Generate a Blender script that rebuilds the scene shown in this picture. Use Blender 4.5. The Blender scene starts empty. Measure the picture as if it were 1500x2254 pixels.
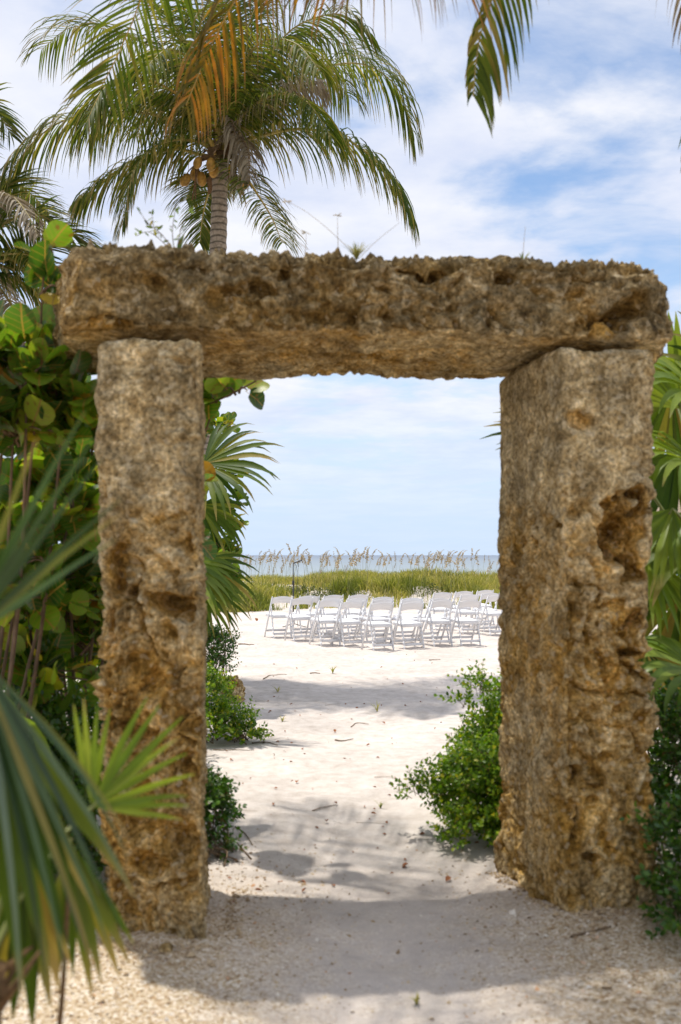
import bpy, math, random
import numpy as np
from mathutils import Vector, Matrix

scene = bpy.context.scene
COL = scene.collection
R = math.radians

# ------------------------------------------------------------------ camera
CAM = np.array([0.0, 0.0, 1.58])
FPX = 2191.0
PITCH = math.atan(95.0 / FPX)
cd = bpy.data.cameras.new('camera')
cam = bpy.data.objects.new('camera', cd)
COL.objects.link(cam)
cam.location = CAM
cam.rotation_euler = (math.pi / 2 + PITCH, 0, 0)
cd.sensor_fit = 'VERTICAL'
cd.sensor_height = 36.0
cd.sensor_width = 24.0
cd.lens = 35.0
cd.clip_start = 0.05
cd.clip_end = 60000
cd.dof.use_dof = True
cd.dof.focus_distance = 18.5
cd.dof.aperture_fstop = 2.4
cd.dof.aperture_blades = 9
scene.camera = cam

# ------------------------------------------------------------------ light
SUN = Vector((-0.60, 0.66, 3.30)).normalized()
SUN_EL = math.asin(SUN.z)
SUN_AZ = math.atan2(SUN.x, SUN.y)
sl = bpy.data.lights.new('sun', 'SUN')
sl.energy = 4.0
sl.angle = R(0.8)
sl.color = (1.0, 0.95, 0.87)
so = bpy.data.objects.new('sun', sl)
COL.objects.link(so)
so.rotation_euler = SUN.to_track_quat('Z', 'Y').to_euler()
so.location = (-6, 7, 33)

world = bpy.data.worlds.new('World')
scene.world = world
world.use_nodes = True
nt = world.node_tree
nt.nodes.clear()


def nd(tree, typ, **kw):
    n = tree.nodes.new(typ)
    for k, v in kw.items():
        if k.startswith('i_'):
            key = k[2:]
            n.inputs[int(key) if key.isdigit() else key].default_value = v
        else:
            setattr(n, k, v)
    return n


def lk(tree, a, b):
    tree.links.new(a, b)


def ramp(tree, stops, interp='LINEAR'):
    n = tree.nodes.new('ShaderNodeValToRGB')
    n.color_ramp.interpolation = interp
    el = n.color_ramp.elements
    while len(el) < len(stops):
        el.new(0.5)
    for e, (p, c) in zip(el, stops):
        e.position = p
        e.color = c if len(c) == 4 else (*c, 1)
    return n


sky = nd(nt, 'ShaderNodeTexSky', sky_type='NISHITA', sun_disc=False)
sky.sun_elevation = SUN_EL
sky.sun_rotation = SUN_AZ
sky.air_density = 1.0
sky.dust_density = 0.0
sky.ozone_density = 1.5
bg = nd(nt, 'ShaderNodeBackground')
bg.inputs['Strength'].default_value = 0.15
lk(nt, sky.outputs[0], bg.inputs[0])
tc = nd(nt, 'ShaderNodeTexCoord')
sep = nd(nt, 'ShaderNodeSeparateXYZ')
lk(nt, tc.outputs['Generated'], sep.inputs[0])
mz = nd(nt, 'ShaderNodeMath', operation='MAXIMUM', i_1=0.0)
lk(nt, sep.outputs[2], mz.inputs[0])
az = nd(nt, 'ShaderNodeMath', operation='ADD', i_1=0.09)
lk(nt, mz.outputs[0], az.inputs[0])
dx = nd(nt, 'ShaderNodeMath', operation='DIVIDE')
dy = nd(nt, 'ShaderNodeMath', operation='DIVIDE')
lk(nt, sep.outputs[0], dx.inputs[0]); lk(nt, az.outputs[0], dx.inputs[1])
lk(nt, sep.outputs[1], dy.inputs[0]); lk(nt, az.outputs[0], dy.inputs[1])
cmb = nd(nt, 'ShaderNodeCombineXYZ', i_2=3.7)
lk(nt, dx.outputs[0], cmb.inputs[0]); lk(nt, dy.outputs[0], cmb.inputs[1])
n1 = nd(nt, 'ShaderNodeTexNoise', i_Scale=1.5, i_Detail=9.0, i_Roughness=0.55, i_Distortion=0.15)
lk(nt, cmb.outputs[0], n1.inputs['Vector'])
mp2 = nd(nt, 'ShaderNodeMapping')
mp2.inputs['Scale'].default_value = (1.5, 2.6, 1)
mp2.inputs['Rotation'].default_value = (0, 0, 0.35)
lk(nt, cmb.outputs[0], mp2.inputs[0])
n2 = nd(nt, 'ShaderNodeTexNoise', i_Scale=1.1, i_Detail=7.0, i_Roughness=0.6, i_Distortion=0.3)
lk(nt, mp2.outputs[0], n2.inputs['Vector'])
r1 = ramp(nt, [(0.355, (0, 0, 0)), (0.54, (1, 1, 1))], 'EASE')
lk(nt, n1.outputs['Fac'], r1.inputs[0])
r2 = ramp(nt, [(0.38, (0.0,) * 3), (0.72, (0.75,) * 3)], 'EASE')
lk(nt, n2.outputs['Fac'], r2.inputs[0])
mxc = nd(nt, 'ShaderNodeMath', operation='MAXIMUM')
lk(nt, r1.outputs[0], mxc.inputs[0]); lk(nt, r2.outputs[0], mxc.inputs[1])
# clouds thin out to clear pale air close to the horizon
hz = nd(nt, 'ShaderNodeMapRange', i_1=0.03, i_2=0.17, i_3=0.10, i_4=0.97)
lk(nt, sep.outputs[2], hz.inputs[0])
cf = nd(nt, 'ShaderNodeMath', operation='MULTIPLY')
lk(nt, mxc.outputs[0], cf.inputs[0]); lk(nt, hz.outputs[0], cf.inputs[1])
n3 = nd(nt, 'ShaderNodeTexNoise', i_Scale=2.1, i_Detail=6.0, i_Roughness=0.6)
lk(nt, cmb.outputs[0], n3.inputs['Vector'])
ccol = ramp(nt, [(0.35, (0.70, 0.76, 0.93)), (0.65, (0.93, 0.94, 0.99))])
lk(nt, n3.outputs['Fac'], ccol.inputs[0])
bgh = nd(nt, 'ShaderNodeBackground')   # pale sea air that whitens the lowest sky all round
bgh.inputs['Color'].default_value = (0.60, 0.735, 0.925, 1)
bgh.inputs['Strength'].default_value = 1.0
hf = nd(nt, 'ShaderNodeMapRange', i_1=0.0, i_2=0.36, i_3=1.0, i_4=0.0)
hf.interpolation_type = 'SMOOTHSTEP'
lk(nt, mz.outputs[0], hf.inputs[0])
mxh = nd(nt, 'ShaderNodeMixShader')
lk(nt, hf.outputs[0], mxh.inputs[0]); lk(nt, bg.outputs[0], mxh.inputs[1]); lk(nt, bgh.outputs[0], mxh.inputs[2])
bgc = nd(nt, 'ShaderNodeBackground')
bgc.inputs['Strength'].default_value = 0.95
lk(nt, ccol.outputs[0], bgc.inputs[0])
mxs = nd(nt, 'ShaderNodeMixShader')
lk(nt, cf.outputs[0], mxs.inputs[0]); lk(nt, mxh.outputs[0], mxs.inputs[1]); lk(nt, bgc.outputs[0], mxs.inputs[2])
wo = nd(nt, 'ShaderNodeOutputWorld')
lk(nt, mxs.outputs[0], wo.inputs[0])

vs = scene.view_settings
scene.display_settings.display_device = 'sRGB'
vs.view_transform = 'Standard'
vs.look = 'None'
vs.exposure = 0.14
vs.gamma = 1.0
vs.use_curve_mapping = False
scene.cycles.max_bounces = 8
scene.cycles.transparent_max_bounces = 4
scene.cycles.use_denoising = True


# ------------------------------------------------------------------ helpers
def W(px, py, d):
    """the point seen at pixel (px, py) of the photograph at depth d along +Y"""
    a = (px - 750.0) / FPX
    b = (1127.0 - py) / FPX
    c, s = math.cos(PITCH), math.sin(PITCH)
    v = np.array([a, c - b * s, s + b * c])
    return CAM + v * (d / v[1])


def G(px, py, z=0.0):
    a = (px - 750.0) / FPX
    b = (1127.0 - py) / FPX
    c, s = math.cos(PITCH), math.sin(PITCH)
    v = np.array([a, c - b * s, s + b * c])
    return CAM + v * ((z - CAM[2]) / v[2])


def hash3(ix, iy, iz, seed=0):
    h = (ix.astype(np.int64) * 374761393 + iy.astype(np.int64) * 668265263 + iz.astype(np.int64) * 2147483647 + seed * 1274126177) & 0xffffffff
    h = ((h ^ (h >> 13)) * 1274126177) & 0xffffffff
    h = ((h ^ (h >> 16)) * 2246822519) & 0xffffffff
    return ((h ^ (h >> 15)) & 0xffffff) / float(0xffffff)


def vnoise(P, seed=0):
    """value noise in -1..1"""
    i = np.floor(P).astype(np.int64)
    f = P - i
    f = f * f * f * (f * (f * 6 - 15) + 10)
    out = np.zeros(len(P))
    for a in (0, 1):
        wx = f[:, 0] if a else 1 - f[:, 0]
        for b in (0, 1):
            wy = f[:, 1] if b else 1 - f[:, 1]
            for c in (0, 1):
                wz = f[:, 2] if c else 1 - f[:, 2]
                out += wx * wy * wz * hash3(i[:, 0] + a, i[:, 1] + b, i[:, 2] + c, seed)
    return out * 2 - 1


def fbm(P, octaves=4, seed=0, gain=0.5):
    s, a, t = np.zeros(len(P)), 1.0, 0.0
    for k in range(octaves):
        s += a * vnoise(P * (2.03 ** k) + 17.3 * k, seed + k)
        t += a
        a *= gain
    return s / t


def worley(P, seed=0):
    """distance to the nearest feature point"""
    i = np.floor(P).astype(np.int64)
    best = np.full(len(P), 9.0)
    for a in (-1, 0, 1):
        for b in (-1, 0, 1):
            for c in (-1, 0, 1):
                jx, jy, jz = i[:, 0] + a, i[:, 1] + b, i[:, 2] + c
                d = (jx + hash3(jx, jy, jz, seed) - P[:, 0]) ** 2 + (jy + hash3(jx, jy, jz, seed + 7) - P[:, 1]) ** 2 + (jz + hash3(jx, jy, jz, seed + 13) - P[:, 2]) ** 2
                best = np.minimum(best, d)
    return np.sqrt(best)


def mesh_np(name, V, quads=None, tris=None, uv=None, rnd=None, mat=None, smooth=True):
    V = np.asarray(V, dtype=np.float32).reshape(-1, 3)
    me = bpy.data.meshes.new(name)
    loops, tot = [], []
    if quads is not None and len(quads):
        q = np.asarray(quads, dtype=np.int32)
        loops.append(q.ravel()); tot.append(np.full(len(q), 4, dtype=np.int32))
    if tris is not None and len(tris):
        t = np.asarray(tris, dtype=np.int32)
        loops.append(t.ravel()); tot.append(np.full(len(t), 3, dtype=np.int32))
    loops = np.concatenate(loops); tot = np.concatenate(tot)
    me.vertices.add(len(V)); me.vertices.foreach_set('co', V.ravel())
    me.loops.add(len(loops)); me.loops.foreach_set('vertex_index', loops)
    me.polygons.add(len(tot))
    st = np.concatenate([[0], np.cumsum(tot)[:-1]]).astype(np.int32)
    me.polygons.foreach_set('loop_start', st)
    me.polygons.foreach_set('loop_total', tot)
    me.polygons.foreach_set('use_smooth', np.full(len(tot), smooth, dtype=bool))
    if uv is not None:
        u = me.uv_layers.new(name='UVMap')
        u.data.foreach_set('uv', np.asarray(uv, dtype=np.float32)[loops].ravel())
    if rnd is not None:
        a = me.attributes.new('rnd', 'FLOAT', 'POINT')
        a.data.foreach_set('value', np.asarray(rnd, dtype=np.float32))
    me.update(calc_edges=True)
    if mat is not None:
        me.materials.append(mat)
    return me


class MB:
    """collects quads and triangles with uv and a per-piece random number"""
    def __init__(s):
        s.V, s.Q, s.T, s.U, s.R = [], [], [], [], []
        s.n = 0

    def add(s, V, quads=(), tris=(), uv=None, rnd=0.0):
        V = np.asarray(V, dtype=float).reshape(-1, 3)
        k = len(V)
        s.V.append(V)
        if len(quads): s.Q.append(np.asarray(quads) + s.n)
        if len(tris): s.T.append(np.asarray(tris) + s.n)
        s.U.append(np.zeros((k, 2)) if uv is None else np.asarray(uv))
        s.R.append(np.full(k, rnd) if np.isscalar(rnd) else np.asarray(rnd))
        s.n += k

    def tube(s, pts, r0, r1=None, sides=6, rnd=0.0, cap=True, prof=None):
        pts = np.asarray(pts, dtype=float)
        n = len(pts)
        r1 = r0 if r1 is None else r1
        rad = np.linspace(r0, r1, n) if prof is None else np.asarray(prof)
        t = np.gradient(pts, axis=0)
        t /= np.linalg.norm(t, axis=1)[:, None] + 1e-12
        ref = np.array([0.31, 0.17, 0.93]) if abs(t[0][2]) < 0.8 else np.array([1.0, 0.1, 0.05])
        V, U = [], []
        for i in range(n):
            a = np.cross(t[i], ref); a /= np.linalg.norm(a) + 1e-12
            b = np.cross(t[i], a)
            for k in range(sides):
                an = 2 * math.pi * k / sides
                V.append(pts[i] + rad[i] * (math.cos(an) * a + math.sin(an) * b))
                U.append((k / sides, i / max(1, n - 1)))
        Q = [(i * sides + k, i * sides + (k + 1) % sides, (i + 1) * sides + (k + 1) % sides, (i + 1) * sides + k) for i in range(n - 1) for k in range(sides)]
        T = []
        if cap:
            V.append(pts[0]); V.append(pts[-1]); U += [(0.5, 0), (0.5, 1)]
            c0, c1 = n * sides, n * sides + 1
            T = [(c0, (k + 1) % sides, k) for k in range(sides)] + [(c1, (n - 1) * sides + k, (n - 1) * sides + (k + 1) % sides) for k in range(sides)]
        s.add(V, Q, T, U, rnd)

    def bar(s, a, b, w, h, side=(1, 0, 0), bev=0.2):
        """rectangular bar with bevelled long edges from a to b; w along side, h across"""
        a, b, side = (np.asarray(v, dtype=float) for v in (a, b, side))
        t = b - a; t /= np.linalg.norm(t)
        x = side - t * side.dot(t); x /= np.linalg.norm(x)
        y = np.cross(t, x)
        e = min(w, h) * bev
        pr = [(w / 2, h / 2 - e), (w / 2 - e, h / 2), (-w / 2 + e, h / 2), (-w / 2, h / 2 - e), (-w / 2, -h / 2 + e), (-w / 2 + e, -h / 2), (w / 2 - e, -h / 2), (w / 2, -h / 2 + e)]
        V = [p + x * u + y * v for p in (a, b) for u, v in pr]
        Q = [(k, (k + 1) % 8, 8 + (k + 1) % 8, 8 + k) for k in range(8)]
        T = [(0, k + 1, k) for k in range(1, 7)] + [(8, 8 + k, 9 + k) for k in range(1, 7)]
        s.add(V, Q, T)

    def strip(s, C, Wd, fold=0.0, N=None, rnd=0.0):
        """a leaf blade: centre line C, half-width vectors Wd, folded up along the middle by fold*width"""
        C = np.asarray(C, dtype=float); Wd = np.asarray(Wd, dtype=float)
        n = len(C)
        v = np.linspace(0, 1, n)
        if fold:
            t = np.gradient(C, axis=0)
            nn = np.cross(t, Wd); nn /= np.linalg.norm(nn, axis=1)[:, None] + 1e-12
            f = nn * (np.linalg.norm(Wd, axis=1) * fold)[:, None]
            V = np.empty((n * 3, 3)); V[0::3] = C - Wd + f; V[1::3] = C; V[2::3] = C + Wd + f
            U = np.empty((n * 3, 2)); U[0::3] = np.c_[np.zeros(n), v]; U[1::3] = np.c_[np.full(n, .5), v]; U[2::3] = np.c_[np.ones(n), v]
            Q = [(3 * i + j, 3 * i + j + 1, 3 * i + j + 4, 3 * i + j + 3) for i in range(n - 1) for j in (0, 1)]
        else:
            V = np.empty((n * 2, 3)); V[0::2] = C - Wd; V[1::2] = C + Wd
            U = np.empty((n * 2, 2)); U[0::2] = np.c_[np.zeros(n), v]; U[1::2] = np.c_[np.ones(n), v]
            Q = [(2 * i, 2 * i + 1, 2 * i + 3, 2 * i + 2) for i in range(n - 1)]
        s.add(V, Q, (), U, rnd)

    def many(s, tmpl, M, rnd):
        """copies of a template (V, quads, tris, uv) under the matrices M (k,4,4)"""
        V, Q, T, U = tmpl
        k, n = len(M), len(V)
        P = np.einsum('kij,nj->kni', M[:, :3, :3], V) + M[:, None, :3, 3]
        off = (np.arange(k) * n)[:, None, None]
        q = (np.asarray(Q)[None] + off).reshape(-1, 4) if len(Q) else ()
        t = (np.asarray(T)[None] + off).reshape(-1, 3) if len(T) else ()
        s.add(P.reshape(-1, 3), q, t, np.tile(U, (k, 1)), np.repeat(np.asarray(rnd), n))

    def mesh(s, name, mat, origin=(0, 0, 0), smooth=True):
        V = np.concatenate(s.V) - np.asarray(origin)
        return mesh_np(name, V, np.concatenate(s.Q) if s.Q else None, np.concatenate(s.T) if s.T else None, np.concatenate(s.U), np.concatenate(s.R), mat, smooth)


def thing(name, label, cat, loc=(0, 0, 0), group=None):
    o = bpy.data.objects.new(name, None)
    COL.objects.link(o)
    o.empty_display_size = 0.1
    o.location = loc
    o['label'] = label
    o['category'] = cat
    if group: o['group'] = group
    return o


def part(name, me, parent, kind=None, label=None):
    o = bpy.data.objects.new(name, me)
    COL.objects.link(o)
    o.parent = parent
    if kind: o['kind'] = kind
    if label: o['label'] = label
    return o


def solo(name, me, label, cat, loc=(0, 0, 0), group=None):
    o = bpy.data.objects.new(name, me)
    COL.objects.link(o)
    o.location = loc
    o['label'] = label
    o['category'] = cat
    if group: o['group'] = group
    return o


def setting(name, me, kind='structure'):
    o = bpy.data.objects.new(name, me)
    COL.objects.link(o)
    o['kind'] = kind
    return o


def copy_tree(src, label=None):
    r = src.copy()
    COL.objects.link(r)
    if label: r['label'] = label
    for ch in src.children:
        c = ch.copy(); COL.objects.link(c); c.parent = r
        for g in ch.children:
            d = g.copy(); COL.objects.link(d); d.parent = c
    return r


def unit(v):
    v = np.asarray(v, dtype=float)
    return v / (np.linalg.norm(v) + 1e-12)


def spline(ctrl, n):
    """Catmull-Rom through the control points, n samples evenly spaced"""
    P = np.asarray(ctrl, dtype=float)
    P = np.vstack([2 * P[0] - P[1], P, 2 * P[-1] - P[-2]])
    out = []
    for i in range(1, len(P) - 2):
        for t in np.linspace(0, 1, 16, endpoint=False):
            a, b, c, d = P[i - 1], P[i], P[i + 1], P[i + 2]
            out.append(0.5 * ((2 * b) + (c - a) * t + (2 * a - 5 * b + 4 * c - d) * t * t + (3 * b - a - 3 * c + d) * t ** 3))
    out.append(P[-2])
    out = np.array(out)
    s = np.concatenate([[0], np.cumsum(np.linalg.norm(np.diff(out, axis=0), axis=1))])
    q = np.linspace(0, s[-1], n)
    return np.stack([np.interp(q, s, out[:, k]) for k in range(3)], axis=1), s[-1]


def frame(pos, ydir, nrm, scale):
    y = unit(ydir)
    z = np.asarray(nrm, dtype=float); z = unit(z - y * z.dot(y))
    x = np.cross(y, z)
    M = np.eye(4)
    sc = np.broadcast_to(scale, (3,))
    M[:3, 0], M[:3, 1], M[:3, 2], M[:3, 3] = x * sc[0], y * sc[1], z * sc[2], pos
    return M


# ------------------------------------------------------------------ materials
def new_mat(name):
    m = bpy.data.materials.new(name)
    m.use_nodes = True
    t = m.node_tree
    t.nodes.clear()
    out = nd(t, 'ShaderNodeOutputMaterial')
    return m, t, out


def leaf_mat(name, stops, trans_col, trans=0.4, rough=0.45, tip=None, veins=False, spec=0.4, stripes=False):
    """leaf: colour by a per-leaf random number (attribute or object), light let through from behind"""
    m, t, out = new_mat(name)
    at = nd(t, 'ShaderNodeAttribute', attribute_name='rnd')
    oi = nd(t, 'ShaderNodeObjectInfo')
    ad = nd(t, 'ShaderNodeMath', operation='ADD')
    lk(t, at.outputs['Fac'], ad.inputs[0]); lk(t, oi.outputs['Random'], ad.inputs[1])
    fr = nd(t, 'ShaderNodeMath', operation='FRACT')
    lk(t, ad.outputs[0], fr.inputs[0])
    rp = ramp(t, stops)
    lk(t, fr.outputs[0], rp.inputs[0])
    col = rp.outputs[0]
    uv = nd(t, 'ShaderNodeUVMap')
    su = nd(t, 'ShaderNodeSeparateXYZ')
    lk(t, uv.outputs[0], su.inputs[0])
    geo = nd(t, 'ShaderNodeNewGeometry')
    nz = nd(t, 'ShaderNodeTexNoise', i_Scale=9.0, i_Detail=3.0)
    lk(t, geo.outputs['Position'], nz.inputs['Vector'])
    hv = nd(t, 'ShaderNodeHueSaturation')
    mr = nd(t, 'ShaderNodeMapRange', i_3=0.65, i_4=1.35)
    lk(t, nz.outputs['Fac'], mr.inputs[0]); lk(t, mr.outputs[0], hv.inputs['Value'])
    lk(t, col, hv.inputs['Color'])
    col = hv.outputs[0]
    if tip:
        mt = nd(t, 'ShaderNodeMapRange', i_1=tip[1], i_2=tip[2])
        ns = nd(t, 'ShaderNodeMath', operation='MULTIPLY_ADD', i_1=0.35)
        lk(t, fr.outputs[0], ns.inputs[0]); lk(t, su.outputs[1], ns.inputs[2])
        lk(t, ns.outputs[0], mt.inputs[0])
        mx = nd(t, 'ShaderNodeMixRGB'); mx.inputs[2].default_value = (*tip[0], 1)
        lk(t, mt.outputs[0], mx.inputs[0]); lk(t, col, mx.inputs[1])
        col = mx.outputs[0]
    if stripes:
        ws = nd(t, 'ShaderNodeMath', operation='SINE')
        wm = nd(t, 'ShaderNodeMath', operation='MULTIPLY', i_1=55.0)
        lk(t, su.outputs[0], wm.inputs[0]); lk(t, wm.outputs[0], ws.inputs[0])
        wr = nd(t, 'ShaderNodeMapRange', i_1=-1.0, i_2=1.0, i_3=0.85, i_4=1.12)
        lk(t, ws.outputs[0], wr.inputs[0])
        h2 = nd(t, 'ShaderNodeHueSaturation')
        lk(t, wr.outputs[0], h2.inputs['Value']); lk(t, col, h2.inputs['Color'])
        col = h2.outputs[0]
    if veins:
        # pale midrib and side veins in uv space
        a = nd(t, 'ShaderNodeMath', operation='SUBTRACT', i_1=0.5)
        lk(t, su.outputs[0], a.inputs[0])
        b = nd(t, 'ShaderNodeMath', operation='ABSOLUTE')
        lk(t, a.outputs[0], b.inputs[0])
        v1 = nd(t, 'ShaderNodeMapRange', i_1=0.012, i_2=0.03, i_3=1.0, i_4=0.0)
        lk(t, b.outputs[0], v1.inputs[0])
        c = nd(t, 'ShaderNodeMath', operation='MULTIPLY_ADD', i_1=-0.55)
        lk(t, b.outputs[0], c.inputs[0]); lk(t, su.outputs[1], c.inputs[2])
        e = nd(t, 'ShaderNodeMath', operation='MULTIPLY', i_1=36.0)
        lk(t, c.outputs[0], e.inputs[0])
        f = nd(t, 'ShaderNodeMath', operation='SINE')
        lk(t, e.outputs[0], f.inputs[0])
        v2 = nd(t, 'ShaderNodeMapRange', i_1=0.9, i_2=1.0, i_3=0.0, i_4=0.6)
        lk(t, f.outputs[0], v2.inputs[0])
        vm = nd(t, 'ShaderNodeMath', operation='MAXIMUM')
        lk(t, v1.outputs[0], vm.inputs[0]); lk(t, v2.outputs[0], vm.inputs[1])
        mx = nd(t, 'ShaderNodeMixRGB'); mx.inputs[2].default_value = (0.34, 0.21, 0.07, 1)
        lk(t, vm.outputs[0], mx.inputs[0]); lk(t, col, mx.inputs[1])
        # brown blotches of age
        bn = nd(t, 'ShaderNodeTexNoise', i_Scale=26.0, i_Detail=4.0)
        lk(t, geo.outputs['Position'], bn.inputs['Vector'])
        br_ = ramp(t, [(0.60, (0, 0, 0)), (0.68, (.8, .8, .8))])
        lk(t, bn.outputs['Fac'], br_.inputs[0])
        mb_ = nd(t, 'ShaderNodeMixRGB'); mb_.inputs[2].default_value = (0.20, 0.09, 0.03, 1)
        lk(t, br_.outputs[0], mb_.inputs[0]); lk(t, mx.outputs[0], mb_.inputs[1])
        col = mb_.outputs[0]
    pb = nd(t, 'ShaderNodeBsdfPrincipled')
    pb.inputs['Roughness'].default_value = rough
    pb.inputs['Specular IOR Level'].default_value = spec
    lk(t, col, pb.inputs['Base Color'])
    tr = nd(t, 'ShaderNodeBsdfTranslucent')
    tm = nd(t, 'ShaderNodeMixRGB', blend_type='MULTIPLY')
    tm.inputs[0].default_value = 1.0
    tm.inputs[2].default_value = (*trans_col, 1)
    lk(t, col, tm.inputs[1]); lk(t, tm.outputs[0], tr.inputs[0])
    ms = nd(t, 'ShaderNodeMixShader', i_0=trans)
    lk(t, pb.outputs[0], ms.inputs[1]); lk(t, tr.outputs[0], ms.inputs[2])
    lk(t, ms.outputs[0], out.inputs[0])
    return m


def bark_mat(name, c0, c1, scale=18.0, rings=None, rough=0.9, bump=0.5):
    m, t, out = new_mat(name)
    geo = nd(t, 'ShaderNodeTexCoord')
    nz = nd(t, 'ShaderNodeTexNoise', i_Scale=scale, i_Detail=6.0, i_Roughness=0.65)
    lk(t, geo.outputs['Object'], nz.inputs['Vector'])
    rp = ramp(t, [(0.3, c0), (0.7, c1)])
    lk(t, nz.outputs['Fac'], rp.inputs[0])
    pb = nd(t, 'ShaderNodeBsdfPrincipled', i_Roughness=rough)
    pb.inputs['Specular IOR Level'].default_value = 0.2
    lk(t, rp.outputs[0], pb.inputs['Base Color'])
    if rings:
        sz = nd(t, 'ShaderNodeSeparateXYZ'); lk(t, geo.outputs['Object'], sz.inputs[0])
        n2 = nd(t, 'ShaderNodeTexNoise', i_Scale=5.0, i_Detail=3.0); lk(t, geo.outputs['Object'], n2.inputs['Vector'])
        z1 = nd(t, 'ShaderNodeMath', operation='MULTIPLY_ADD', i_1=0.06); lk(t, n2.outputs['Fac'], z1.inputs[0]); lk(t, sz.outputs[2], z1.inputs[2])
        z2 = nd(t, 'ShaderNodeMath', operation='MULTIPLY', i_1=6.283 / rings); lk(t, z1.outputs[0], z2.inputs[0])
        z3 = nd(t, 'ShaderNodeMath', operation='SINE'); lk(t, z2.outputs[0], z3.inputs[0])
        z4 = nd(t, 'ShaderNodeMapRange', i_1=0.3, i_2=0.95, i_3=1.12, i_4=0.45); lk(t, z3.outputs[0], z4.inputs[0])
        hr = nd(t, 'ShaderNodeHueSaturation'); lk(t, z4.outputs[0], hr.inputs['Value']); lk(t, rp.outputs[0], hr.inputs['Color'])
        lk(t, hr.outputs[0], pb.inputs['Base Color'])
    bp = nd(t, 'ShaderNodeBump', i_Strength=bump, i_Distance=0.01)
    lk(t, nz.outputs['Fac'], bp.inputs['Height']); lk(t, bp.outputs[0], pb.inputs['Normal'])
    lk(t, pb.outputs[0], out.inputs[0])
    return m


def plain_mat(name, col, rough=0.5, spec=0.4, var=0.0, scale=30.0):
    m, t, out = new_mat(name)
    pb = nd(t, 'ShaderNodeBsdfPrincipled', i_Roughness=rough)
    pb.inputs['Specular IOR Level'].default_value = spec
    pb.inputs['Base Color'].default_value = (*col, 1)
    if var:
        g = nd(t, 'ShaderNodeTexCoord')
        nz = nd(t, 'ShaderNodeTexNoise', i_Scale=scale, i_Detail=5.0)
        lk(t, g.outputs['Object'], nz.inputs['Vector'])
        rp = ramp(t, [(0.3, tuple(c * (1 - var) for c in col)), (0.7, tuple(min(1, c * (1 + var)) for c in col))])
        lk(t, nz.outputs['Fac'], rp.inputs[0]); lk(t, rp.outputs[0], pb.inputs['Base Color'])
    lk(t, pb.outputs[0], out.inputs[0])
    return m


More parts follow.
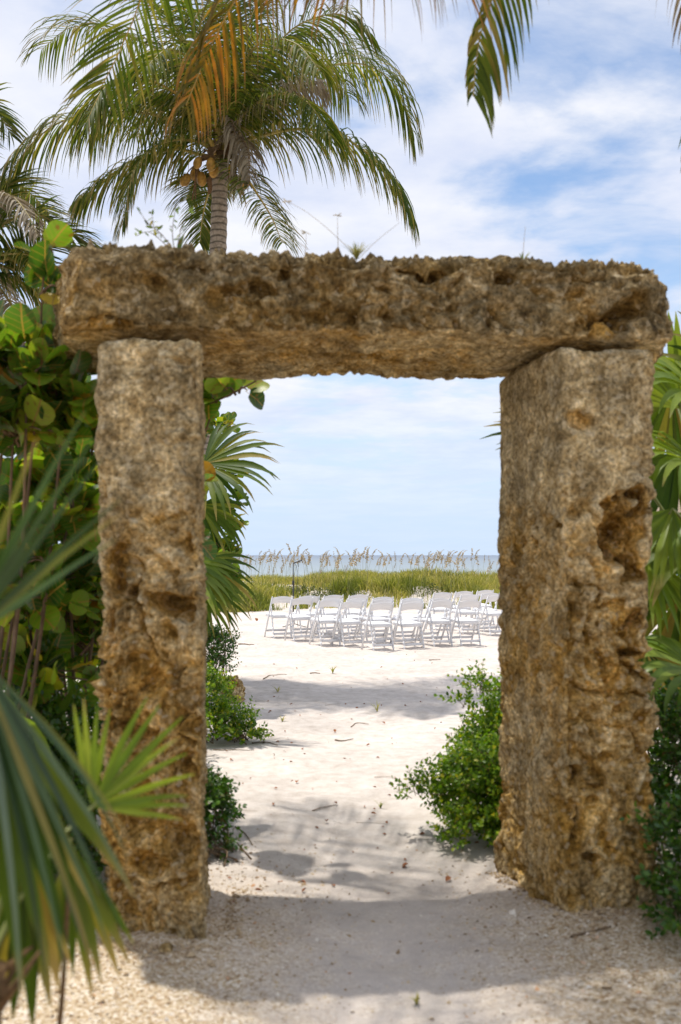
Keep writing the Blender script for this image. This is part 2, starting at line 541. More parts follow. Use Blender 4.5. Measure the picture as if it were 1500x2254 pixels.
def stone_mat(name, crust=0.5):
    """weathered coquina: ochre inside its pits (attribute pit), a grey brown lichen crust outside (attribute crust)"""
    m, t, out = new_mat(name)
    g = nd(t, 'ShaderNodeTexCoord')
    P = g.outputs['Object']
    big = nd(t, 'ShaderNodeTexNoise', i_Scale=2.2, i_Detail=5.0, i_Roughness=0.6)
    mid = nd(t, 'ShaderNodeTexNoise', i_Scale=15.0, i_Detail=7.0, i_Roughness=0.68, i_Distortion=0.8)
    fine = nd(t, 'ShaderNodeTexNoise', i_Scale=58.0, i_Detail=5.0, i_Roughness=0.7)
    vor = nd(t, 'ShaderNodeTexVoronoi', i_Scale=48.0)
    for n in (big, mid, fine, vor):
        lk(t, P, n.inputs['Vector'])
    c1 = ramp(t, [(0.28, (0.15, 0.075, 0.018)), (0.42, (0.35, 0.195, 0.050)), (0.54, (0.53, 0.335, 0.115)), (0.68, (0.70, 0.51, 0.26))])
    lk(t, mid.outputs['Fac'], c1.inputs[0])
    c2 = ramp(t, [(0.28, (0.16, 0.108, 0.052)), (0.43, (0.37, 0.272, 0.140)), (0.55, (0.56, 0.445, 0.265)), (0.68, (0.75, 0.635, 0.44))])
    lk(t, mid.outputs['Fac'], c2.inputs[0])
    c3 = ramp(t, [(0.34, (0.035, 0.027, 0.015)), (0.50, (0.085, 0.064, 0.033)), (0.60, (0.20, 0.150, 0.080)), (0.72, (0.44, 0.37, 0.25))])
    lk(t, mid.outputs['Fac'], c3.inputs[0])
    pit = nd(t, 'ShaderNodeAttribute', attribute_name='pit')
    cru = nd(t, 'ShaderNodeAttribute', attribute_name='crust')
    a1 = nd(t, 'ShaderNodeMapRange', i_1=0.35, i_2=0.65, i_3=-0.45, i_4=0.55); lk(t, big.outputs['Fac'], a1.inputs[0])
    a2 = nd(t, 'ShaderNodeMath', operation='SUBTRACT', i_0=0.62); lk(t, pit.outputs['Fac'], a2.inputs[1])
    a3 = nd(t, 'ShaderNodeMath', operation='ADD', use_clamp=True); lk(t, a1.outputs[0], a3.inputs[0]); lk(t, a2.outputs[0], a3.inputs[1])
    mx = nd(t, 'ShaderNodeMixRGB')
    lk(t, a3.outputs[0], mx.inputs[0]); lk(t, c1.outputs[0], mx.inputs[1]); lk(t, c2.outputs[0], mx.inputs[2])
    b1 = nd(t, 'ShaderNodeMath', operation='SUBTRACT', i_0=1.0); lk(t, big.outputs['Fac'], b1.inputs[0])
    b2 = nd(t, 'ShaderNodeMapRange', i_1=0.38, i_2=0.52, i_3=0.60, i_4=1.0); lk(t, b1.outputs[0], b2.inputs[0])
    b3 = nd(t, 'ShaderNodeMath', operation='MULTIPLY', use_clamp=True); lk(t, b2.outputs[0], b3.inputs[0]); lk(t, cru.outputs['Fac'], b3.inputs[1])
    m3 = nd(t, 'ShaderNodeMixRGB')
    lk(t, b3.outputs[0], m3.inputs[0]); lk(t, mx.outputs[0], m3.inputs[1]); lk(t, c3.outputs[0], m3.inputs[2])
    # rain streaks and blotches
    mps = nd(t, 'ShaderNodeMapping'); mps.inputs['Scale'].default_value = (9, 9, 1.6)
    lk(t, P, mps.inputs[0])
    stn = nd(t, 'ShaderNodeTexNoise', i_Scale=1.0, i_Detail=5.0, i_Roughness=0.6); lk(t, mps.outputs[0], stn.inputs['Vector'])
    bl = nd(t, 'ShaderNodeTexNoise', i_Scale=6.5, i_Detail=4.0); lk(t, P, bl.inputs['Vector'])
    s1 = nd(t, 'ShaderNodeMapRange', i_1=0.35, i_2=0.65, i_3=0.72, i_4=1.18); lk(t, stn.outputs['Fac'], s1.inputs[0])
    s2 = nd(t, 'ShaderNodeMapRange', i_1=0.35, i_2=0.65, i_3=0.72, i_4=1.22); lk(t, bl.outputs['Fac'], s2.inputs[0])
    s3 = nd(t, 'ShaderNodeMath', operation='MULTIPLY'); lk(t, s1.outputs[0], s3.inputs[0]); lk(t, s2.outputs[0], s3.inputs[1])
    fr0 = nd(t, 'ShaderNodeMapRange', i_1=0.32, i_2=0.68, i_3=0.30, i_4=1.65)
    fr = nd(t, 'ShaderNodeMath', operation='MULTIPLY'); lk(t, fr0.outputs[0], fr.inputs[1]); lk(t, s3.outputs[0], fr.inputs[0])
    lk(t, fine.outputs['Fac'], fr0.inputs[0])
    hv = nd(t, 'ShaderNodeHueSaturation', i_Saturation=1.05)
    lk(t, fr.outputs[0], hv.inputs['Value']); lk(t, m3.outputs[0], hv.inputs['Color'])
    # scattered pale shell bits
    vc = nd(t, 'ShaderNodeSeparateXYZ'); lk(t, vor.outputs['Color'], vc.inputs[0])
    gt = nd(t, 'ShaderNodeMath', operation='GREATER_THAN', i_1=0.94)
    lk(t, vc.outputs[0], gt.inputs[0])
    ml = nd(t, 'ShaderNodeMath', operation='MULTIPLY', i_1=0.4); lk(t, gt.outputs[0], ml.inputs[0])
    m2 = nd(t, 'ShaderNodeMixRGB'); m2.inputs[2].default_value = (0.60, 0.50, 0.34, 1)
    lk(t, ml.outputs[0], m2.inputs[0]); lk(t, hv.outputs[0], m2.inputs[1])
    pb = nd(t, 'ShaderNodeBsdfPrincipled', i_Roughness=0.92)
    pb.inputs['Specular IOR Level'].default_value = 0.15
    lk(t, m2.outputs[0], pb.inputs['Base Color'])
    ad = nd(t, 'ShaderNodeMath', operation='MULTIPLY_ADD', i_1=0.6)
    lk(t, vor.outputs['Distance'], ad.inputs[0]); lk(t, fine.outputs['Fac'], ad.inputs[2])
    bp = nd(t, 'ShaderNodeBump', i_Strength=1.0, i_Distance=0.014)
    lk(t, ad.outputs[0], bp.inputs['Height']); lk(t, bp.outputs[0], pb.inputs['Normal'])
    lk(t, pb.outputs[0], out.inputs[0])
    return m


def sand_mat():
    m, t, out = new_mat('beach_sand')
    g = nd(t, 'ShaderNodeNewGeometry')
    P = g.outputs['Position']
    n_big = nd(t, 'ShaderNodeTexNoise', i_Scale=0.9, i_Detail=5.0, i_Roughness=0.6)
    n_mid = nd(t, 'ShaderNodeTexNoise', i_Scale=9.0, i_Detail=6.0, i_Roughness=0.65)
    n_fin = nd(t, 'ShaderNodeTexNoise', i_Scale=160.0, i_Detail=3.0, i_Roughness=0.7)
    vor = nd(t, 'ShaderNodeTexVoronoi', i_Scale=95.0)
    for n in (n_big, n_mid, n_fin, vor):
        lk(t, P, n.inputs['Vector'])
    sand = ramp(t, [(0.3, (0.51, 0.445, 0.39)), (0.5, (0.615, 0.55, 0.495)), (0.7, (0.69, 0.63, 0.58))])
    lk(t, n_mid.outputs['Fac'], sand.inputs[0])
    # shell grit: cell colours
    vs_ = nd(t, 'ShaderNodeSeparateXYZ'); lk(t, vor.outputs['Color'], vs_.inputs[0])
    grit = ramp(t, [(0.0, (0.30, 0.20, 0.11)), (0.25, (0.47, 0.355, 0.22)), (0.6, (0.60, 0.49, 0.345)), (0.9, (0.74, 0.67, 0.56)), (1.0, (0.40, 0.24, 0.10))])
    lk(t, vs_.outputs[0], grit.inputs[0])
    # grit lies by the arch, thinner along the trodden middle of the path
    sp = nd(t, 'ShaderNodeSeparateXYZ'); lk(t, P, sp.inputs[0])
    near = nd(t, 'ShaderNodeMapRange', i_1=4.3, i_2=5.6, i_3=1.0, i_4=0.0)
    lk(t, sp.outputs[1], near.inputs[0])
    cx = nd(t, 'ShaderNodeMath', operation='SUBTRACT', i_1=0.22); lk(t, sp.outputs[0], cx.inputs[0])
    ab = nd(t, 'ShaderNodeMath', operation='ABSOLUTE'); lk(t, cx.outputs[0], ab.inputs[0])
    path = nd(t, 'ShaderNodeMapRange', i_1=0.20, i_2=0.85, i_3=0.15, i_4=1.1)
    lk(t, ab.outputs[0], path.inputs[0])
    mu = nd(t, 'ShaderNodeMath', operation='MULTIPLY'); lk(t, near.outputs[0], mu.inputs[0]); lk(t, path.outputs[0], mu.inputs[1])
    nb = nd(t, 'ShaderNodeMapRange', i_1=0.3, i_2=0.7, i_3=-0.35, i_4=0.35); lk(t, n_mid.outputs['Fac'], nb.inputs[0])
    mm = nd(t, 'ShaderNodeMath', operation='ADD', use_clamp=True); lk(t, mu.outputs[0], mm.inputs[0]); lk(t, nb.outputs[0], mm.inputs[1])
    mk = nd(t, 'ShaderNodeMath', operation='MULTIPLY', use_clamp=True); lk(t, mm.outputs[0], mk.inputs[0]); lk(t, near.outputs[0], mk.inputs[1])
    mx = nd(t, 'ShaderNodeMixRGB')
    lk(t, mk.outputs[0], mx.inputs[0]); lk(t, sand.outputs[0], mx.inputs[1]); lk(t, grit.outputs[0], mx.inputs[2])
    # damp or dusty broad patches
    fb = nd(t, 'ShaderNodeMapRange', i_1=0.3, i_2=0.7, i_3=0.82, i_4=1.10); lk(t, n_big.outputs['Fac'], fb.inputs[0])
    ff = nd(t, 'ShaderNodeMapRange', i_1=0.3, i_2=0.7, i_3=0.86, i_4=1.12); lk(t, n_fin.outputs['Fac'], ff.inputs[0])
    fm = nd(t, 'ShaderNodeMath', operation='MULTIPLY'); lk(t, fb.outputs[0], fm.inputs[0]); lk(t, ff.outputs[0], fm.inputs[1])
    hv = nd(t, 'ShaderNodeHueSaturation'); lk(t, fm.outputs[0], hv.inputs['Value']); lk(t, mx.outputs[0], hv.inputs['Color'])
    pb = nd(t, 'ShaderNodeBsdfPrincipled', i_Roughness=0.95)
    pb.inputs['Specular IOR Level'].default_value = 0.1
    lk(t, hv.outputs[0], pb.inputs['Base Color'])
    b1 = nd(t, 'ShaderNodeBump', i_Strength=0.55, i_Distance=0.03); lk(t, n_mid.outputs['Fac'], b1.inputs['Height'])
    b2 = nd(t, 'ShaderNodeBump', i_Strength=0.5, i_Distance=0.005); lk(t, n_fin.outputs['Fac'], b2.inputs['Height'])
    lk(t, b1.outputs[0], b2.inputs['Normal']); lk(t, b2.outputs[0], pb.inputs['Normal'])
    lk(t, pb.outputs[0], out.inputs[0])
    return m


M_sand = sand_mat()
M_stone = stone_mat('coquina_stone')
M_bark_palm = bark_mat('palm_bark', (0.17, 0.135, 0.10), (0.38, 0.32, 0.255), 22, rings=0.085)
M_bark = bark_mat('brown_bark', (0.09, 0.06, 0.04), (0.24, 0.18, 0.13), 30)
M_fibre = bark_mat('palm_fibre', (0.06, 0.035, 0.018), (0.22, 0.13, 0.06), 40)
M_twig = plain_mat('dry_twig', (0.20, 0.14, 0.09), 0.9, 0.1, 0.4)
M_coco = leaf_mat('coconut_leaflet', [(0.0, (0.035, 0.060, 0.010)), (0.35, (0.070, 0.100, 0.016)), (0.7, (0.125, 0.145, 0.025)), (0.9, (0.21, 0.175, 0.045)), (1.0, (0.30, 0.24, 0.14))], (1.6, 1.6, 0.5), 0.42, 0.62, tip=((0.25, 0.18, 0.10), 0.90, 1.25), spec=0.18)
M_coco_dark = leaf_mat('coconut_leaflet_deep', [(0.0, (0.030, 0.060, 0.010)), (0.5, (0.065, 0.095, 0.016)), (0.9, (0.11, 0.12, 0.025)), (1.0, (0.2, 0.16, 0.06))], (1.7, 1.6, 0.5), 0.42, 0.5, tip=((0.20, 0.15, 0.08), 1.0, 1.35), spec=0.25)
M_coco_gold = leaf_mat('coconut_leaflet_golden', [(0.0, (0.07, 0.075, 0.014)), (0.35, (0.14, 0.115, 0.018)), (0.65, (0.29, 0.175, 0.022)), (1.0, (0.33, 0.155, 0.025))], (1.6, 1.25, 0.35), 0.5, 0.45, tip=((0.17, 0.10, 0.06), 0.85, 1.25))
M_coco_grey = leaf_mat('coconut_leaflet_dry', [(0.0, (0.25, 0.21, 0.15)), (0.5, (0.34, 0.29, 0.21)), (1.0, (0.20, 0.15, 0.09))], (1.0, 0.9, 0.7), 0.25, 0.8)
M_rib = plain_mat('frond_midrib', (0.30, 0.24, 0.07), 0.5, 0.3, 0.25, 6)
M_rib_gold = plain_mat('frond_midrib_golden', (0.42, 0.28, 0.07), 0.5, 0.3, 0.25, 6)
M_nut = plain_mat('coconut_husk', (0.30, 0.165, 0.03), 0.55, 0.3, 0.5, 12)
M_fan = leaf_mat('fan_palm_segment', [(0.0, (0.035, 0.070, 0.010)), (0.5, (0.08, 0.125, 0.016)), (0.85, (0.15, 0.18, 0.028)), (1.0, (0.32, 0.22, 0.05))], (1.6, 1.55, 0.45), 0.42, 0.5, tip=((0.34, 0.25, 0.12), 0.95, 1.25), stripes=True, spec=0.18)
M_fan_bright = leaf_mat('fan_palm_segment_bright', [(0.0, (0.10, 0.17, 0.022)), (0.5, (0.17, 0.25, 0.030)), (1.0, (0.24, 0.31, 0.05))], (1.6, 1.5, 0.45), 0.42, 0.38, tip=((0.42, 0.32, 0.18), 1.15, 1.35), stripes=True, spec=0.35)
M_fan_silver = leaf_mat('fan_palm_segment_silver', [(0.0, (0.022, 0.048, 0.012)), (0.35, (0.038, 0.080, 0.022)), (0.6, (0.070, 0.125, 0.045)), (0.75, (0.135, 0.19, 0.125)), (0.88, (0.075, 0.125, 0.018)), (1.0, (0.42, 0.26, 0.05))], (1.3, 1.35, 0.6), 0.3, 0.36, tip=((0.30, 0.19, 0.09), 1.1, 1.3), stripes=True, spec=0.5)
M_petiole = plain_mat('fan_palm_petiole', (0.20, 0.22, 0.06), 0.45, 0.4, 0.3, 8)
M_grape = leaf_mat('sea_grape_leaf', [(0.0, (0.022, 0.065, 0.012)), (0.40, (0.080, 0.170, 0.020)), (0.75, (0.17, 0.28, 0.030)), (0.92, (0.28, 0.34, 0.035)), (0.97, (0.50, 0.36, 0.04)), (1.0, (0.36, 0.14, 0.04))], (1.75, 1.75, 0.5), 0.5, 0.36, veins=True, spec=0.4)
M_stem = plain_mat('sea_grape_stem', (0.17, 0.11, 0.07), 0.7, 0.2, 0.35, 14)
M_plum = leaf_mat('natal_plum_leaf', [(0.0, (0.045, 0.105, 0.007)), (0.4, (0.11, 0.21, 0.010)), (0.85, (0.21, 0.31, 0.016)), (1.0, (0.45, 0.40, 0.03))], (1.6, 1.7, 0.4), 0.38, 0.38, spec=0.38)
M_plum_dark = leaf_mat('natal_plum_leaf_dark', [(0.0, (0.026, 0.080, 0.010)), (0.5, (0.060, 0.145, 0.014)), (0.93, (0.11, 0.21, 0.02)), (1.0, (0.16, 0.06, 0.03))], (1.6, 1.7, 0.4), 0.30, 0.3, spec=0.5)
M_strap = leaf_mat('strap_leaf', [(0.0, (0.05, 0.115, 0.014)), (0.6, (0.10, 0.19, 0.022)), (1.0, (0.18, 0.26, 0.035))], (1.6, 1.6, 0.4), 0.4, 0.3, stripes=True, spec=0.5)
M_grass = leaf_mat('dune_grass', [(0.0, (0.075, 0.115, 0.022)), (0.35, (0.235, 0.255, 0.052)), (0.65, (0.41, 0.385, 0.115)), (1.0, (0.58, 0.48, 0.26))], (1.4, 1.4, 0.6), 0.4, 0.5, spec=0.2)
M_oat = plain_mat('sea_oat_seed', (0.48, 0.385, 0.245), 0.8, 0.1, 0.2, 40)
M_oatstem = plain_mat('sea_oat_stem', (0.30, 0.30, 0.12), 0.7, 0.2)
M_white = plain_mat('white_resin', (0.72, 0.72, 0.735), 0.4, 0.35)
M_vinyl = plain_mat('white_vinyl', (0.82, 0.82, 0.83), 0.45, 0.4)
M_black = plain_mat('black_metal', (0.02, 0.02, 0.022), 0.4, 0.5)
M_thatch = bark_mat('dry_thatch', (0.20, 0.15, 0.10), (0.46, 0.38, 0.28), 60)
M_litter = plain_mat('dead_leaf', (0.30, 0.12, 0.05), 0.8, 0.2, 0.3)
M_grit = None

# ------------------------------------------------------------------ ground
def dune_h(x, y):
    """height of the dune above the flat sand"""
    P = np.stack([x * 0.16, y * 0.22, np.full_like(x, 2.0)], axis=1)
    Q = np.stack([x * 0.7, y * 0.7, np.full_like(x, 5.0)], axis=1)
    foot = 27.2 + 2.6 / (1 + np.exp(-(x + 1.6) * 1.1)) + 0.7 * vnoise(P * 1.7, 31) + 0.35 * vnoise(P * 5.5, 32)
    up = np.clip((y - foot) / 4.8, 0, 1); up = up * up * (3 - 2 * up)
    down = np.clip((44.0 - y) / 9.0, 0, 1); down = down * down * (3 - 2 * down)
    cr = 0.55 + 0.22 * np.exp(-((x - 1.5) / 3.2) ** 2) + 0.15 * vnoise(P * 1.6, 11) + 0.10 * vnoise(Q, 12)
    return np.where(y > foot, up * down * cr, 0.0), foot


def ground_h(x, y):
    P = np.stack([x * 0.8, y * 0.8, np.full_like(x, 0.5)], axis=1)
    h = 0.018 * fbm(P, 3, 3)
    # trodden hollows
    near = np.clip((26.0 - y) / 8.0, 0, 1)
    Q = np.stack([x * 2.9 + 0.4 * vnoise(P * 4, 8), y * 2.3, np.full_like(x, 0.5)], axis=1)
    w = worley(Q, 5)
    h -= near * 0.024 * np.clip(1 - w / 0.5, 0, 1) ** 1.2
    Q2 = np.stack([x * 4.6 + 0.5 * vnoise(P * 6, 18), y * 3.4 + 0.5 * vnoise(P * 5, 19), np.full_like(x, 1.5)], axis=1)
    w2 = worley(Q2, 6)
    h += near * 0.014 * (np.clip((w2 - .25) / .35, 0, 1) - 1) * np.clip(.5 + 1.2 * vnoise(P * 1.5, 22), 0, 1)
    h += near * 0.006 * fbm(P * 9, 2, 21)
    h += 0.035 * np.exp(-(((x + 1.0) / 0.55) ** 2 + ((y - 4.05) / 0.55) ** 2))
    h += 0.03 * np.exp(-(((x - 1.25) / 0.6) ** 2 + ((y - 4.75) / 0.6) ** 2))
    h -= 0.035 * np.exp(-(((x - 0.25) / 0.55) ** 2)) * np.clip((9 - y) / 5, 0, 1)
    h -= np.clip((y - 44) / 14.0, 0, 1) * 2.6
    return h


def gz(x, y):
    return float(ground_h(np.array([float(x)]), np.array([float(y)]))[0])


def grid_mesh(name, xs, ys, hf, mat):
    X, Y = np.meshgrid(xs, ys)
    x, y = X.ravel(), Y.ravel()
    z = hf(x, y)
    nx, ny = len(xs), len(ys)
    i = np.arange((ny - 1) * (nx - 1)); r, c = i // (nx - 1), i % (nx - 1)
    a = r * nx + c
    Q = np.stack([a, a + 1, a + nx + 1, a + nx], axis=1)
    return mesh_np(name, np.stack([x, y, z], axis=1), Q, mat=mat)


def graded(parts):
    out = []
    for a, b, n in parts:
        out.append(np.linspace(a, b, n, endpoint=False))
    return np.append(np.concatenate(out), parts[-1][1])


xs = graded([(-400, -40, 12), (-40, -6, 34), (-6, -2.2, 38), (-2.2, 2.4, 200), (2.4, 6, 36), (6, 40, 34), (40, 400, 12)])
ys = graded([(-300, -30, 10), (-30, 2.0, 40), (2.0, 7.0, 210), (7.0, 14, 140), (14, 28, 120), (28, 64, 50)])
setting('sand_ground', grid_mesh('sand_ground', xs, ys, ground_h, M_sand))


def dune_z(x, y):
    h, foot = dune_h(x, y)
    g = ground_h(x, y)
    return np.where(h > 0.004, np.maximum(h, g + 0.0) + 0.012, g - 0.05)


xs = graded([(-42, -9, 60), (-9, 9, 150), (9, 42, 60)])
ys = graded([(26.0, 36, 110), (36, 45, 30)])
setting('dune', grid_mesh('dune', xs, ys, dune_z, M_sand))

# sea
m, t, out = new_mat('sea_water')
g = nd(t, 'ShaderNodeNewGeometry')
sp = nd(t, 'ShaderNodeSeparateXYZ'); lk(t, g.outputs['Position'], sp.inputs[0])
lg = nd(t, 'ShaderNodeMath', operation='LOGARITHM', i_1=10.0); lk(t, sp.outputs[1], lg.inputs[0])
nw = nd(t, 'ShaderNodeTexNoise', i_Scale=0.01, i_Detail=4.0)
mpw = nd(t, 'ShaderNodeMapping'); mpw.inputs['Scale'].default_value = (0.12, 1, 1)
lk(t, g.outputs['Position'], mpw.inputs[0]); lk(t, mpw.outputs[0], nw.inputs['Vector'])
ma = nd(t, 'ShaderNodeMath', operation='MULTIPLY_ADD', i_1=0.35); lk(t, nw.outputs['Fac'], ma.inputs[0]); lk(t, lg.outputs[0], ma.inputs[2])
mrw = nd(t, 'ShaderNodeMapRange', i_1=1.9, i_2=4.2); lk(t, ma.outputs[0], mrw.inputs[0])
rw = ramp(t, [(0.0, (0.33, 0.39, 0.38)), (0.25, (0.23, 0.275, 0.295)), (0.6, (0.145, 0.18, 0.23)), (1.0, (0.105, 0.14, 0.195))])
lk(t, mrw.outputs[0], rw.inputs[0])
pb = nd(t, 'ShaderNodeBsdfPrincipled', i_Roughness=0.35, i_IOR=1.33)
lk(t, rw.outputs[0], pb.inputs['Base Color'])
wv = nd(t, 'ShaderNodeTexNoise', i_Scale=0.6, i_Detail=5.0)
mpv = nd(t, 'ShaderNodeMapping'); mpv.inputs['Scale'].default_value = (0.3, 1, 1)
lk(t, g.outputs['Position'], mpv.inputs[0]); lk(t, mpv.outputs[0], wv.inputs['Vector'])
bp = nd(t, 'ShaderNodeBump', i_Strength=0.6, i_Distance=0.5); lk(t, wv.outputs['Fac'], bp.inputs['Height']); lk(t, bp.outputs[0], pb.inputs['Normal'])
lk(t, pb.outputs[0], out.inputs[0])
M_sea = m
xs = np.concatenate([-np.geomspace(30000, 20, 30), [0], np.geomspace(20, 30000, 30)])
ys = np.geomspace(49, 45000, 90)
setting('sea', grid_mesh('sea', xs, ys, lambda x, y: np.full_like(x, -1.3), M_sea))

# shell grit on the sand by the arch
rng = np.random.default_rng(5)
mb = MB()
octa = (np.array([(1, 0, 0), (0, 1, 0), (-1, 0, 0), (0, -1, 0), (0, 0, .6), (0, 0, -.4)], float), [], [(0, 1, 4), (1, 2, 4), (2, 3, 4), (3, 0, 4), (1, 0, 5), (2, 1, 5), (3, 2, 5), (0, 3, 5)], np.zeros((6, 2)))
k = 26000
gx = rng.uniform(-2.0, 2.2, k); gy = 3.0 + 2.9 * rng.random(k) ** 1.3
keep = rng.random(k) < np.clip(np.abs(gx - 0.22) * 1.25 - 0.02, 0.08, 1) * np.clip((5.9 - gy) / 1.2, 0.05, 1)
gx, gy = gx[keep], gy[keep]
k = len(gx)
Mx = np.zeros((k, 4, 4)); Mx[:, 3, 3] = 1
sz = rng.gamma(2.2, 0.0016, k) + 0.0016
an = rng.uniform(0, 6.28, k)
asp = rng.uniform(0.5, 1.2, k)
Mx[:, 0, 0] = np.cos(an) * sz; Mx[:, 0, 1] = -np.sin(an) * sz * asp; Mx[:, 1, 0] = np.sin(an) * sz; Mx[:, 1, 1] = np.cos(an) * sz * asp
Mx[:, 2, 2] = sz * rng.uniform(0.4, 1.0, k)
tl = rng.normal(0, 0.35, (k, 2)); Mx[:, 2, 0] = tl[:, 0] * sz; Mx[:, 2, 1] = tl[:, 1] * sz
Mx[:, 0, 3] = gx; Mx[:, 1, 3] = gy; Mx[:, 2, 3] = ground_h(gx, gy) + sz * 0.2
m, t, out = new_mat('shell_grit')
at = nd(t, 'ShaderNodeAttribute', attribute_name='rnd')
rp = ramp(t, [(0.0, (0.26, 0.17, 0.09)), (0.3, (0.47, 0.35, 0.21)), (0.65, (0.60, 0.49, 0.35)), (0.9, (0.72, 0.66, 0.57)), (1.0, (0.5, 0.25, 0.1))])
lk(t, at.outputs['Fac'], rp.inputs[0])
pb = nd(t, 'ShaderNodeBsdfPrincipled', i_Roughness=0.8); lk(t, rp.outputs[0], pb.inputs['Base Color']); lk(t, pb.outputs[0], out.inputs[0])
mb.many(octa, Mx, rng.random(k))
k2 = 900
t_ = rng.random(k2); side = rng.random(k2) < .5
bx = np.where(side, -1.0 + .47 * t_, .98 + .42 * t_) + rng.normal(0, .05, k2); by = np.where(side, 4.09, 4.40 + .1 * t_) - np.abs(rng.normal(0, .07, k2))
inn = rng.random(k2) < .35
bx = np.where(inn & ~side, .97 - .2 * t_ - np.abs(rng.normal(0, .05, k2)), bx); by = np.where(inn & ~side, 4.45 + .65 * t_, by)
bx = np.where(inn & side, -.52 + np.abs(rng.normal(0, .05, k2)), bx); by = np.where(inn & side, 4.15 + .7 * t_, by)
sz = rng.gamma(1.6, .0028, k2) + .003
Mx = np.zeros((k2, 4, 4)); Mx[:, 3, 3] = 1
an = rng.uniform(0, 6.28, k2)
Mx[:, 0, 0] = np.cos(an) * sz; Mx[:, 0, 1] = -np.sin(an) * sz * .7; Mx[:, 1, 0] = np.sin(an) * sz; Mx[:, 1, 1] = np.cos(an) * sz * .7; Mx[:, 2, 2] = sz
Mx[:, 0, 3] = bx; Mx[:, 1, 3] = by; Mx[:, 2, 3] = ground_h(bx, by) + sz * .3
mb.many(octa, Mx, rng.random(k2) * .5)
setting('shell_gravel', mb.mesh('shell_gravel', m, smooth=False), 'stuff')

